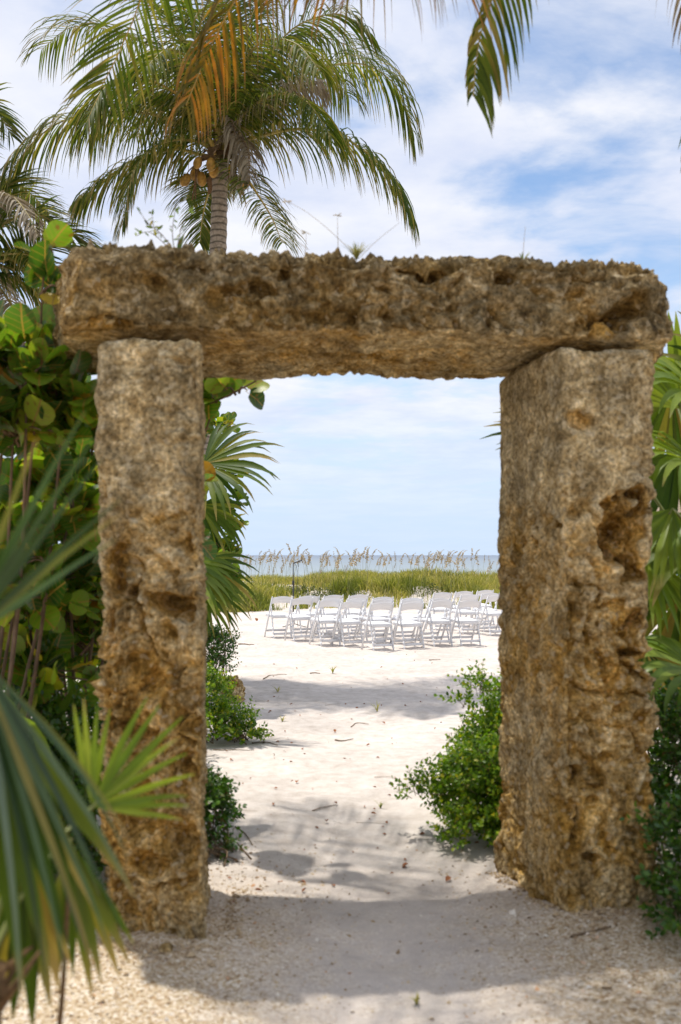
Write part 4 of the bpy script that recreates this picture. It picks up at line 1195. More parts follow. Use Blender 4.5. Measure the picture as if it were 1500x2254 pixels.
part('stalk', mb.mesh('stalk', M_fibre, fb), fp)

# fan palm behind the left pillar
qb = np.array([-1.75, 9.1, 0.0])
qp = thing('fan_palm', 'fan palm reaching into the opening from behind the left pillar', 'palm', qb)
mb = MB(); c, _ = spline([qb + [0, 0, -.05], qb + [.05, 0, 1.0], qb + [.15, 0, 1.75]], 14); mb.tube(c, .09, .07, sides=12)
part('trunk', mb.mesh('trunk', M_fibre, qb), qp)
ct = qb + np.array([.15, 0, 1.72])
fan_leaf(qp, W(448, 1020, 9.0), (.95, -.15, -.15), (-.05, -.75, .6), .80, 25, 1.6, M_fan, 11, ct, droop=.95)
fan_leaf(qp, W(425, 1235, 8.8), (.72, -.2, -.66), (.3, -.7, .6), .76, 22, 1.2, M_fan, 12, ct, droop=.9)
fan_leaf(qp, W(440, 1110, 9.3), (.6, .2, -.75), (.2, -.7, .5), .62, 16, 1.2, M_fan, 13, ct, droop=.9)
fan_leaf(qp, W(408, 1230, 8.7), (.45, -.3, -.7), (.3, -.7, .5), .66, 16, 1.1, M_fan_bright, 14, ct, droop=.8)
fan_leaf(qp, W(432, 1290, 8.9), (.62, -.2, -.72), (.3, -.7, .5), .62, 18, 1.0, M_fan, 17, ct, droop=.8)
fan_leaf(qp, W(300, 1020, 9.2), (-.4, .1, .7), (.2, -.8, .4), .75, 18, 1.5, M_fan, 15, ct, droop=.6)
fan_leaf(qp, W(240, 1150, 9.0), (-.9, -.1, .1), (-.2, -.6, .7), .75, 18, 1.5, M_fan, 16, ct, droop=.8)

# fan palm right of the right pillar
rb = np.array([2.25, 5.95, 0.0])
rp_ = thing('fan_palm', 'glossy fan palm with drooping broad segments beside the right pillar', 'palm', rb)
mb = MB(); c, _ = spline([rb + [0, 0, -.05], rb + [-.05, 0, .7], rb + [-.02, 0, 1.35]], 14); mb.tube(c, .10, .08, sides=12)
part('trunk', mb.mesh('trunk', M_fibre, rb), rp_)
ct = rb + np.array([-.02, 0, 1.3])
fan_leaf(rp_, W(1545, 870, 5.8), (-.85, -.25, .30), (-.2, -.6, .75), .60, 20, 1.5, M_fan_bright, 21, ct, droop=1.3, wscale=1.08)
fan_leaf(rp_, W(1535, 1020, 5.5), (-.85, -.35, .15), (-.25, -.55, .75), .58, 19, 1.4, M_fan_bright, 22, ct, droop=1.9, wscale=1.1)
fan_leaf(rp_, W(1428, 1222, 5.6), (.70, -.35, -.62), (.25, -.8, .35), .66, 18, 1.0, M_fan_bright, 23, ct, droop=.5, wscale=1.08)
fan_leaf(rp_, W(1535, 1475, 5.2), (-.85, -.2, .10), (-.2, -.6, .75), .48, 18, 1.4, M_fan_bright, 24, ct + [0, 0, -.5], droop=1.8, wscale=1.08)
fan_leaf(rp_, W(1560, 1180, 5.5), (-.7, -.3, -.4), (-.4, -.6, .6), .65, 15, 1.2, M_fan, 25, ct, droop=1.3, wscale=1.08)
fan_leaf(rp_, W(1300, 960, 6.1), (-.95, .0, .05), (-.1, -.8, .5), .68, 16, .85, M_fan, 26, ct, droop=.35)
fan_leaf(rp_, W(1640, 850, 5.9), (.2, .1, .9), (-.3, -.8, .2), .68, 18, 1.4, M_fan, 27, ct, droop=.5)
fan_leaf(rp_, W(1500, 900, 6.2), (-.25, .0, .9), (-.1, -.9, .2), .60, 14, 1.1, M_fan_bright, 28, ct, droop=.3, wscale=1.08)
fan_leaf(rp_, W(1700, 1150, 5.9), (.8, -.2, -.2), (.2, -.5, .8), .68, 18, 1.4, M_fan, 29, ct, droop=1.0)
fan_leaf(rp_, W(1490, 1000, 6.3), (-.2, .0, -.9), (-.1, -.9, .2), .62, 16, 1.3, M_fan, 30, ct, droop=.6, wscale=1.08)
fan_leaf(rp_, W(1500, 1300, 6.2), (-.1, .0, -.9), (-.1, -.9, .3), .62, 16, 1.3, M_fan, 31, ct, droop=.6, wscale=1.08)
fan_leaf(rp_, W(1480, 860, 6.6), (-.3, .1, -.9), (-.1, -.9, .2), .70, 18, 1.5, M_fan, 33, ct, droop=.6, wscale=1.08)
fan_leaf(rp_, W(1450, 1130, 6.5), (.1, .1, -.95), (.1, -.9, .2), .65, 18, 1.4, M_fan, 34, ct, droop=.6, wscale=1.08)
fan_leaf(rp_, W(1470, 1400, 6.4), (-.1, .1, -.95), (.1, -.9, .2), .60, 18, 1.4, M_fan, 35, ct, droop=.6, wscale=1.08)
fan_leaf(rp_, W(1480, 1120, 5.3), (-.5, -.3, -.75), (-.3, -.7, .4), .52, 13, .8, M_fan_bright, 36, ct, droop=.8, wscale=1.1)
fan_leaf(rp_, W(1420, 1430, 6.0), (.5, -.2, -.8), (.2, -.8, .3), .55, 14, 1.0, M_fan, 32, ct + [0, 0, -.4], droop=.6, wscale=1.08)

# ------------------------------------------------------------------ sea grapes
def disc_leaf():
    """round leathery leaf: stalk, notch at the base, a fold along the midrib"""
    V, U = [], []
    rings = [0.0, .55, 1.0]
    n = 14
    c = np.array([0, .62])
    V.append((0, .60, .02)); U.append((.5, .5))
    for r in rings[1:]:
        for k in range(n):
            a = 2 * math.pi * k / n - math.pi / 2
            x = math.cos(a) * .52 * r; y = .60 + math.sin(a) * .50 * r
            if k == 0: y += .10 * r
            z = .30 * abs(x) ** 1.3 - .10 * (y - .6) ** 2 + .02 * math.sin(3 * a) * r
            V.append((x, y, z)); U.append((.5 + x / 1.1, y / 1.15))
    T = [(0, 1 + k, 1 + (k + 1) % n) for k in range(n)]
    Q = [(1 + k, 1 + n + k, 1 + n + (k + 1) % n, 1 + (k + 1) % n) for k in range(n)]
    # stalk
    b = len(V)
    V += [(-.012, 0, -.02), (.012, 0, -.02), (.012, .22, .0), (-.012, .22, .0)]; U += [(.5, .05)] * 4
    Q.append((b, b + 1, b + 2, b + 3))
    return np.array(V), Q, T, np.array(U)


DISC = disc_leaf()
disc_me = mesh_np('leaf', DISC[0], DISC[1], DISC[2], DISC[3], np.zeros(len(DISC[0])), M_grape)


def sea_grape(label, base, clouds, seed, leaf=(.105, .165), max_parts=280, stems=(), name='sea_grape'):
    rg = np.random.default_rng(seed)
    base = np.asarray(base, float)
    root = thing(name, label, 'shrub', base)
    Ms = []
    br = MB()
    for (c, r, n) in [(c, r, int(n * 1.45) if n > 12 else n) for c, r, n in clouds]:
        c = np.asarray(c, float); r = np.asarray(r, float)
        if n > 12:
            mid = (base + c) / 2 + [0, 0, .1] + rg.normal(0, .06, 3)
            p, _ = spline([base + rg.normal(0, .05, 3) * [1, 1, 0], mid, c], 10); br.tube(p, .013, .007, sides=6)
        tw = []
        for k in range(max(2, n // 7)):
            v = unit(rg.normal(0, 1, 3)); v[2] = abs(v[2]) * .8
            e = c + v * r * .95
            p, _ = spline([c + rg.normal(0, .1, 3) * r, (c + e) / 2 + [0, 0, .03], e], 8); br.tube(p, .008, .004, sides=5)
            tw.append(p)
        for k in range(n):
            p = tw[k % len(tw)]
            q = p[min(7, int(rg.uniform(.2, 1) ** .7 * 8))] + rg.normal(0, .22, 3) * r * .8
            o = unit((q - c) / r + rg.normal(0, .35, 3))
            nr = unit(o * .5 + np.array([0, -.25, .75]) + rg.normal(0, .45, 3))
            yd = unit(o + np.array([0, 0, rg.uniform(-.5, .7)]) + rg.normal(0, .3, 3))
            s = rg.uniform(*leaf) * (1.0 if n > 12 else 1.12)
            Ms.append(frame(q, yd, nr, s * np.array([1, rg.uniform(.85, 1.0), 1])))
    Ms = np.array(Ms)
    dist = np.linalg.norm(Ms[:, :3, 3] - CAM, axis=1)
    order = np.argsort(dist)
    for i in order[:max_parts]:
        o = part('leaf', disc_me, root)
        M = Ms[i].copy(); M[:3, 3] -= base
        o.matrix_basis = Matrix(M.tolist())
    rest = order[max_parts:]
    if len(rest):
        mb = MB(); mb.many(DISC, Ms[rest], rg.random(len(rest)))
        part('foliage', mb.mesh('foliage', M_grape, base), root, kind='stuff')
    for pts in stems:
        p, _ = spline(pts, 14); br.tube(p, .011, .005, sides=6)
    part('branches', br.mesh('branches', M_stem, base), root, kind='stuff')
    return root


sea_grape('sea grape bush with big round leaves crowding the left end of the lintel', (-1.75, 5.0, 0), [
    (W(30, 800, 4.95), (.34, .25, .16), 70), (W(140, 930, 4.95), (.24, .22, .30), 80), (W(30, 960, 4.9), (.25, .25, .3), 80), (W(100, 560, 4.75), (.04, .06, .05), 4), (W(95, 650, 4.8), (.10, .1, .09), 7),
    (W(130, 800, 4.9), (.12, .1, .12), 12), (W(60, 860, 4.8), (.2, .2, .2), 30), (W(110, 1250, 5.0), (.12, .12, .10), 9), (W(30, 1330, 5.1), (.25, .2, .2), 34), (W(60, 1200, 5.2), (.3, .2, .25), 50), (W(160, 1130, 5.2), (.15, .15, .2), 24), (W(-120, 900, 5.0), (.35, .3, .3), 50)], 41,
    stems=[[(-1.7, 5, .4), W(80, 900, 4.9), W(90, 700, 4.8), W(100, 560, 4.75)]])
sea_grape('shaded sea grape bush filling the space behind the left pillar', (-1.55, 5.9, 0), [
    (W(150, 1120, 5.8), (.42, .35, .35), 170), (W(60, 1330, 5.6), (.42, .35, .30), 130), (W(150, 1330, 5.9), (.4, .35, .35), 130), (W(130, 1000, 6.3), (.5, .35, .5), 150), (W(60, 1450, 6.4), (.6, .35, .5), 190), (W(190, 1420, 6.2), (.3, .3, .4), 110), (W(330, 1150, 6.3), (.35, .35, .6), 90), (W(-60, 1150, 5.9), (.5, .35, .6), 90), (W(200, 950, 6.0), (.35, .3, .3), 60),
    (W(40, 1500, 5.5), (.4, .3, .22), 50), (W(470, 900, 5.75), (.12, .09, .12), 14), (W(520, 868, 5.7), (.08, .07, .06), 5), (W(560, 838, 5.7), (.06, .05, .04), 3), (W(455, 860, 5.8), (.05, .06, .06), 4)], 42, leaf=(.11, .18),
    stems=[[(-1.5, 5.9, .5), (-1.2, 5.9, 1.8), W(440, 905, 5.8), W(505, 870, 5.7), W(565, 838, 5.65)]])
sea_grape('farther sea grape bush showing between the fan palm and the dune grass', (-2.2, 10.6, 0), [
    (W(470, 1180, 10.4), (.28, .3, .35), 60), (W(500, 1235, 10.3), (.24, .2, .18), 42), (W(515, 1110, 10.5), (.12, .15, .10), 14), (W(470, 1050, 10.5), (.25, .25, .3), 40), (W(478, 955, 10.5), (.2, .2, .2), 30), (W(380, 1200, 10.8), (.6, .4, .7), 130), (W(470, 1300, 10.4), (.25, .2, .2), 40)], 43, leaf=(.10, .145))

# strap leaved lilies left of the pillar
lb = np.array([-1.42, 4.95, 0.0])
lily = thing('spider_lily', 'clump of long strap leaves beside the left pillar below the sea grape', 'plant', lb)
rg = np.random.default_rng(12)
for i in range(46):
    a = rg.uniform(0, 2 * math.pi)
    b = lb + np.array([rg.uniform(-.3, .16), rg.uniform(-.12, .3), .02])
    L = rg.uniform(1.0, 1.6)
    if math.cos(a) > .25: a = math.pi - a
    d = unit(np.array([math.cos(a) * .55, math.sin(a) * .45, 1.15]))
    C = [b]
    for j in range(9):
        d = unit(d + np.array([math.cos(a) * .06, math.sin(a) * .05, -.10 * (j / 4.0)]))
        C.append(C[-1] + d * L / 9)
    C = np.array(C)
    w = np.array([.5, .8, .95, 1, 1, 1, .9, .75, .5, .04]) * .031
    s = unit(np.array([-math.sin(a), math.cos(a), .2 * rg.normal()]))
    m1 = MB(); m1.strip(C, s[None] * w[:, None], fold=.3, rnd=rg.random())
    part('leaf', m1.mesh('leaf', M_strap, lb), lily)

# ------------------------------------------------------------------ small leaved shrubs
def small_leaf():
    V = np.array([(0, 0, 0), (.32, .38, .10), (.26, .72, .12), (0, 1, .02), (-.26, .72, .12), (-.32, .38, .10), (0, .5, 0)], float)
    Q = [(0, 1, 2, 6), (6, 2, 3, 4), (0, 6, 4, 5)]
    U = np.c_[V[:, 0] + .5, V[:, 1]]
    return V, Q, [], U


SMALL = small_leaf()


def plum_shrub(label, base, mounds, seed, mat, n_sprigs, leaf=.03, max_parts=280, twigs=40, per=9):
    """mounds: (centre, radii); sprigs of paired leaves stand out of their surface"""
    rg = np.random.default_rng(seed)
    base = np.asarray(base, float)
    root = thing('natal_plum', label, 'shrub', base)
    vol = np.array([np.prod(r) ** (2 / 3) for _, r in mounds]); vol /= vol.sum()
    Ms, br = [], MB()
    for k in range(n_sprigs):
        c, r = mounds[rg.choice(len(mounds), p=vol)]
        c = np.asarray(c, float); r = np.asarray(r, float)
        v = unit(rg.normal(0, 1, 3))
        v[2] = v[2] if v[2] > -.35 else -v[2]
        lump = 1 + .16 * float(vnoise(np.array([(c + v * r) * 5.0]), seed)[0]) + rg.normal(0, .05)
        p = c + v * r * rg.uniform(.72, 1.0) * lump
        if p[2] < .02: continue
        d = unit(v * [1, 1, .8] + np.array([0, 0, .35]) + rg.normal(0, .35, 3))
        ln = leaf * rg.uniform(2.2, 4.2)
        sd = unit(np.cross(d, rg.normal(0, 1, 3)))
        if k % 3 == 0:
            br.tube(np.array([p - d * .05, p + d * ln]), .0022, .001, sides=4, cap=False)
        for j in range(per):
            u = (j // 2 + .5) / (per / 2)
            side = sd if (j // 2) % 2 else np.cross(d, sd)
            side = side * (1 if j % 2 else -1)
            q = p + d * ln * u
            yd = unit(side + d * (.5 + .4 * u) + rg.normal(0, .12, 3))
            nr = unit(d - side * .4 + [0, 0, .5] + rg.normal(0, .2, 3))
            Ms.append(frame(q, yd, nr, leaf * rg.uniform(.75, 1.15) * np.array([1, 1, 1])))
    for k in range(twigs):
        c, r = mounds[rg.integers(len(mounds))]
        c = np.asarray(c, float)
        v = unit(rg.normal(0, 1, 3)); v[2] = abs(v[2]) * .7
        e = c + v * np.asarray(r) * .9
        b = np.array([c[0] + rg.normal(0, .08), c[1] + rg.normal(0, .08), 0.0])
        p, _ = spline([b, (b + e) / 2 + rg.normal(0, .04, 3), e], 7); br.tube(p, .006, .002, sides=5)
    Ms = np.array(Ms)
    dist = np.linalg.norm(Ms[:, :3, 3] - CAM, axis=1)
    order = np.argsort(dist)
    me = mesh_np('leaf', SMALL[0], SMALL[1], None, SMALL[3], np.zeros(7), mat)
    for i in order[:max_parts]:
        o = part('leaf', me, root)
        M = Ms[i].copy(); M[:3, 3] -= base
        o.matrix_basis = Matrix(M.tolist())
    rest = order[max_parts:]
    mb = MB(); mb.many(SMALL, Ms[rest], rg.random(len(rest)))
    part('foliage', mb.mesh('foliage', mat, base), root, kind='stuff')
    part('twigs', br.mesh('twigs', M_twig, base), root, kind='stuff')
    return root


plum_shrub('bright glossy small leaved bush leaning out before the right pillar', (1.1, 6.0, 0), [
    ((1.25, 6.15, .28), (.56, .55, .40)), ((1.02, 5.72, .20), (.44, .34, .30)), ((.88, 5.85, .20), (.28, .30, .20)), ((1.25, 6.3, .60), (.30, .25, .20)), (W(1052, 1518, 6.1), (.07, .07, .05)), (W(1020, 1550, 6.1), (.06, .06, .03)), (W(935, 1745, 5.8), (.10, .10, .06)), (W(1040, 1840, 5.5), (.16, .14, .13)), ((1.05, 5.62, .10), (.36, .28, .18))], 51, M_plum, 3800, leaf=.030, twigs=3)
plum_shrub('dark small leaved bush filling the lower right corner beside the pillar', (1.75, 4.4, 0), [
    ((1.75, 4.45, .18), (.42, .5, .36)), ((1.60, 4.15, .10), (.26, .26, .22)), ((1.95, 4.9, .40), (.42, .4, .45)), ((1.75, 5.3, .45), (.35, .3, .42)), ((1.72, 3.86, .03), (.14, .10, .06)), ((2.2, 4.2, .2), (.4, .4, .3))], 52, M_plum_dark, 2300, leaf=.032)
plum_shrub('leafy green bush growing behind the trunk of the right fan palm', (2.0, 6.6, 0), [((2.0, 6.6, .45), (.5, .4, .5)), ((2.5, 6.4, .5), (.5, .4, .5)), ((2.25, 7.0, 1.05), (.5, .4, .62)), ((2.7, 6.8, 1.2), (.5, .4, .7))], 58, M_plum, 1500, leaf=.038, max_parts=0)
plum_shrub('bright green low bush in the sun before the squat rock', (-1.15, 8.8, 0), [
    ((-1.32, 8.85, .28), (.32, .35, .28)), ((-1.12, 8.50, .12), (.28, .22, .14)), ((-.90, 8.70, .17), (.14, .10, .06)), ((-.84, 8.50, .06), (.17, .12, .05))], 53, M_plum, 760, leaf=.034, max_parts=120)
plum_shrub('dark airy bush of small leaves below the fan palm tips', (-1.75, 12.0, 0), [
    ((-1.75, 12.0, .42), (.42, .35, .30)), ((-1.48, 12.0, .55), (.20, .2, .08)), ((-1.45, 12.0, .38), (.16, .15, .06)), ((-1.5, 12.0, .22), (.2, .2, .10)), ((-2.3, 12.0, .5), (.5, .4, .4))], 54, M_plum_dark, 1100, leaf=.034, max_parts=60)
plum_shrub('small dark bush with reddish tips against the inner side of the left pillar', (-.82, 5.5, 0), [
    ((-.86, 5.55, .14), (.24, .28, .20)), ((-.74, 5.4, .22), (.12, .14, .12)), ((-.66, 5.3, .04), (.08, .08, .04))], 55, M_plum_dark, 420, leaf=.030, max_parts=160)
plum_shrub('low dark bush on the ground left of the left pillar', (-1.7, 4.6, 0), [((-1.65, 4.7, .2), (.5, .4, .3)), ((-2.1, 4.5, .25), (.4, .4, .35)), ((-1.35, 4.55, .10), (.22, .18, .18)), ((-1.65, 5.4, .4), (.45, .3, .4)), ((-1.25, 5.3, .3), (.25, .2, .35))], 56, M_plum_dark, 1700, leaf=.034, max_parts=200)
plum_shrub('green hedge like bush behind the strap leaves and the left pillar', (-1.8, 7.3, 0), [((-1.9, 7.3, .5), (.7, .5, .6)), ((-2.7, 7.3, .7), (.8, .5, .8)), ((-1.5, 7.8, .4), (.4, .4, .5))], 57, M_plum, 900, leaf=.04, max_parts=0)

# bare branches at the right edge; the first, level line is a wire
mb = MB()
for pts, r in [([W(1440, 1790, 4.7), W(1470, 1788, 4.65), W(1520, 1784, 4.6)], .006), ([W(1430, 1500, 5.5), W(1460, 1620, 5.2), W(1500, 1700, 5.0)], .008), ([W(1500, 1560, 5.3), W(1470, 1660, 5.2), W(1440, 1740, 5.2)], .005), ([W(1510, 1620, 5.1), W(1480, 1700, 5.1), W(1470, 1800, 5.0)], .005), ([W(1500, 1690, 5.0), W(1460, 1740, 5.0), W(1436, 1760, 5.0)], .004)]:
    p, _ = spline(pts, 10); mb.tube(p, r, r * .6, sides=5)
solo('branches_and_wire', mb.mesh('branches_and_wire', M_twig), 'leafless grey branches and a level wire tangled below the right fan palm', 'branch')

# ------------------------------------------------------------------ thatched hut at the right
tbx = W(1640, 1100, 16.0)
th = thing('thatched_hut', 'thatched beach hut mostly hidden behind the right fan palm', 'hut', (tbx[0], 16.0, 0))
org = np.array(th.location)
mb = MB(); mb.tube([org, org + [0, 0, 4.4]], .09, .08, sides=10)
part('post', mb.mesh('post', M_bark, org), th)
rg = np.random.default_rng(77)
mb = MB()
for lay in range(13):
    f0 = lay / 13
    z = 2.0 + 2.6 * f0; rad = 1.65 * (1 - f0) + .05
    nn = max(10, int(70 * (1 - f0)) + 8)
    for k in range(nn):
        a = 2 * math.pi * (k + rg.uniform(-.3, .3)) / nn
        o = np.array([math.cos(a), math.sin(a), 0])
        top = org + o * max(0.02, rad - .32) + [0, 0, z + .50]
        bot = org + o * (rad + rg.uniform(-.02, .07)) + [0, 0, z - rg.uniform(.0, .14)]
        sd = np.array([-math.sin(a), math.cos(a), 0]) * rg.uniform(.05, .10)
        C = np.array([top, (top + bot) / 2 + o * .03, bot])
        mb.strip(C, sd[None] * np.array([.7, 1, .5])[:, None], rnd=rg.random())
part('thatch_roof', mb.mesh('thatch_roof', M_thatch, org), th, kind='stuff')

# ------------------------------------------------------------------ dune grass and sea oats
rng = np.random.default_rng(8)
k = 120000
gx = rng.uniform(-9, 9.5, k); gy = rng.uniform(26.8, 37.5, k)
h, foot = dune_h(gx, gy)
cl = vnoise(np.stack([gx * 1.3, gy * 1.1, np.zeros(k)], 1), 61) * .6 + vnoise(np.stack([gx * .5, gy * .9, np.ones(k)], 1), 62) * .6
bare = vnoise(np.stack([gx * .55, gy * .6, np.full(k, 3.0)], 1), 63)
front = np.exp(-((gy - foot) / .9) ** 2)
for (px, py, d, rx, ry) in [(705, 1270, 31.2, .45, .9), (785, 1281, 30.6, .55, .8), (960, 1270, 31.6, .6, 1.0), (862, 1278, 31.0, .35, .7), (1030, 1284, 30.8, .5, .6), (630, 1280, 30.6, .4, .6), (800, 1268, 31.8, .3, .6)]:
    c = W(px, py, d)
    bare = np.maximum(bare, 1.6 * np.exp(-((gx - c[0] * (d - 1) / d) / (rx * 1.25)) ** 2 - ((gy - d + 1.0) / (ry * 2.0)) ** 2))
dens = np.clip(.75 + .6 * cl - 1.6 * np.clip(bare - .30, 0, 1) + .8 * front, .05, 1)
keep = (gy > foot - .15) & (rng.random(k) < dens) & ((gx > -6.0) | (rng.random(k) < .5))
gx, gy, cl, front = gx[keep], gy[keep], cl[keep], front[keep]
k = len(gx)
gzv = dune_z(gx, gy)
L = rng.uniform(.16, .42, k) * (1 + .5 * cl) * (1 + .35 * front)
for (px, py, d, rx, ry) in [(705, 1270, 31.2, .45, .9), (785, 1281, 30.6, .55, .8), (960, 1270, 31.6, .6, 1.0), (862, 1278, 31.0, .35, .7), (1030, 1284, 30.8, .5, .6), (630, 1280, 30.6, .4, .6)]:
    c = W(px, py, d)
    L *= 1 - .75 * np.exp(-((gx - c[0] * (d - 2) / d) / (rx * 1.4)) ** 2 - ((gy - d + 2.2) / 2.0) ** 2)
tone = np.zeros(k)
for (px, py, d, rx, ry) in [(790, 1258, 32.2, .5, .7), (745, 1262, 32.0, .35, .6), (905, 1256, 32.2, .55, .7), (1000, 1254, 32.3, .5, .7), (850, 1262, 31.9, .3, .6), (600, 1285, 30.5, .45, .8), (560, 1300, 29.0, .4, .7), (690, 1300, 29.0, .5, .6), (1060, 1275, 31.0, .4, .6), (950, 1300, 29.8, .5, .5)]:
    c = W(px, py, d)
    gg = np.exp(-((gx - c[0]) / rx) ** 2 - ((gy - d) / ry) ** 2)
    tone -= .42 * gg
    L *= 1 + .45 * gg
an = rng.uniform(0, 6.28, k); ln = rng.uniform(.15, .95, k) ** 1.2 * (1 + .3 * front)
dx, dy = np.cos(an) * ln, np.sin(an) * ln
wd = rng.uniform(.007, .016, k)
wa = rng.uniform(0, 6.28, k)
sx, sy = np.cos(wa) * wd, np.sin(wa) * wd
B = np.stack([gx, gy, gzv - .02], 1)
Mi = B + np.stack([dx * .35 * L, dy * .35 * L, L * .62], 1)
Tp = B + np.stack([dx * L, dy * L, L * (1 - .25 * ln)], 1)
S = np.stack([sx, sy, np.zeros(k)], 1)
V = np.empty((k, 5, 3)); V[:, 0] = B - S; V[:, 1] = B + S; V[:, 2] = Mi - S * .8; V[:, 3] = Mi + S * .8; V[:, 4] = Tp
o5 = (np.arange(k) * 5)[:, None]
Qd = np.array([[0, 1, 3, 2]]) + o5; Tr = np.array([[2, 3, 4]]) + o5
rv = np.clip(.40 + tone + .30 * vnoise(np.stack([gx * .8, gy * .8, np.zeros(k)], 1), 71) + .22 * vnoise(np.stack([gx * 2.6, gy * 2.0, np.zeros(k)], 1), 72) + .17 * rng.normal(0, 1, k) + .3 * (rng.random(k) < .12) - .22 * front * (rng.random(k) < .7) + .25 * front * (rng.random(k) < .25), .01, .99)
me = mesh_np('dune_grass', V.reshape(-1, 3), Qd, Tr, np.zeros((k * 5, 2)), np.repeat(rv, 5), M_grass)
setting('dune_grass', me, 'stuff')

# broad leaved green patches creeping on the dune crest
rg = np.random.default_rng(91)
mb = MB(); Ms = []
for (px, py, d, rr) in [(715, 1268, 31.5, .5), (770, 1272, 31.5, .6), (950, 1268, 31.8, .5), (660, 1266, 31.5, .4), (690, 1285, 30.5, .4)]:
    p = W(px, py, d)
    for j in range(240):
        x = p[0] + rg.normal(0, rr * .6); y = d + rg.normal(0, rr * .5)
        z = float(dune_z(np.array([x]), np.array([y]))[0]) + rg.uniform(.03, .24)
        Ms.append(frame((x, y, z), rg.normal(0, 1, 3) * [1, 1, .4], [rg.normal(0, .4), -.3 + rg.normal(0, .4), 1], .075))
mb.many(SMALL, np.array(Ms), rg.random(len(Ms)))
setting('dune_creeper_foliage', mb.mesh('dune_creeper_foliage', M_coco_dark), 'stuff')


def oat(seed):
    rg = np.random.default_rng(seed)
    root = thing('sea_oat', 'tall sea oat stalk with a tan seed head standing on the dune crest', 'grass', (0, 0, 0), 'sea oats along the dune crest')
    H = 1.0
    lean = rg.uniform(.08, .2)
    C = [(0, 0, 0), (lean * .15, 0, H * .4), (lean * .5, 0, H * .75), (lean, 0, H)]
    c, _ = spline(C, 10)
    mb = MB(); mb.tube(c, .0055, .003, sides=4)
    part('stem', mb.mesh('stem', M_oatstem), root)
    mb = MB()
    n = 34
    hd, _ = spline([c[-1], c[-1] + [.035, 0, .15], c[-1] + [.10, .0, .27], c[-1] + [.19, 0, .33]], n)
    mb.tube(hd, .003, .001, sides=4)
    for i in range(n):
        a = rg.uniform(0, 6.28)
        v = unit(np.array([math.cos(a) + .5, math.sin(a), -.5 + rg.uniform(-.4, .5)]))
        s = .065 * (1.1 - .6 * i / n) * rg.uniform(.7, 1.2)
        p = hd[i]
        w = unit(np.cross(v, [0.2, 1, .1])) * s * .26
        mb.strip(np.array([p, p + v * s * .5, p + v * s]), np.array([w * .3, w, w * .1]), rnd=0)
    part('seed_head', mb.mesh('seed_head', M_oat), root)
    return root


protos = [oat(s) for s in (1, 2, 3, 4, 5)]
used = [False] * 5
rg = np.random.default_rng(15)
spots = []
for px, py in [(545, 1219), (548, 1232), (556, 1216), (563, 1222), (571, 1224), (579, 1206), (581, 1220), (588, 1214), (597, 1216), (603, 1216), (608, 1206), (619, 1210), (622, 1236), (628, 1222), (634, 1228), (639, 1218), (643, 1216), (648, 1219), (655, 1203), (660, 1214), (667, 1195), (668, 1214),
               (680, 1220), (690, 1222), (694, 1217), (706, 1208), (710, 1214), (714, 1221), (718, 1216), (722, 1212), (731, 1218), (736, 1214), (742, 1221), (749, 1225), (758, 1214), (770, 1222), (778, 1202), (782, 1216), (788, 1210), (794, 1212), (800, 1208), (806, 1210), (812, 1206), (819, 1202), (824, 1204), (829, 1222), (839, 1222), (848, 1220), (853, 1222),
               (872, 1212), (884, 1215), (908, 1222), (916, 1216), (922, 1217), (931, 1219), (938, 1222), (944, 1215), (948, 1219), (955, 1212), (961, 1217), (968, 1210), (974, 1219), (981, 1208), (986, 1213), (992, 1209), (1000, 1214), (1005, 1208), (1012, 1210), (1019, 1214), (1027, 1216), (1040, 1226), (1055, 1210), (1072, 1218), (1080, 1232), (1095, 1222), (612, 1244), (700, 1240), (765, 1240), (866, 1236), (950, 1236), (1076, 1244),
               (533, 1222), (526, 1216), (518, 1225), (510, 1219), (1108, 1215), (1120, 1220), (1135, 1214), (1150, 1222)]:
    spots.append((px + rg.uniform(-2, 2), py))
spots += [(px + rg.uniform(-9, 9), py + rg.uniform(-4, 9)) for px, py in spots if rg.random() < .75]
for i, (px, py) in enumerate(spots):
    j = int(rg.integers(5))
    o = protos[j] if not used[j] else copy_tree(protos[j])
    used[j] = True
    d = rg.uniform(30.8, 34.0)
    top = W(px, py, d)
    z0 = float(dune_z(np.array([top[0]]), np.array([d]))[0])
    s = max(.45, (top[2] - z0) / 1.31)
    o.location = (top[0] - .20 * s, d, z0 - .03)
    o.scale = (s, s, s)
    o.rotation_euler = (rg.normal(0, .07), rg.normal(.0, .10), rg.normal(0, 1.3))
for j in range(5):
    if not used[j]:
        for c in list(protos[j].children): bpy.data.objects.remove(c)
        bpy.data.objects.remove(protos[j])

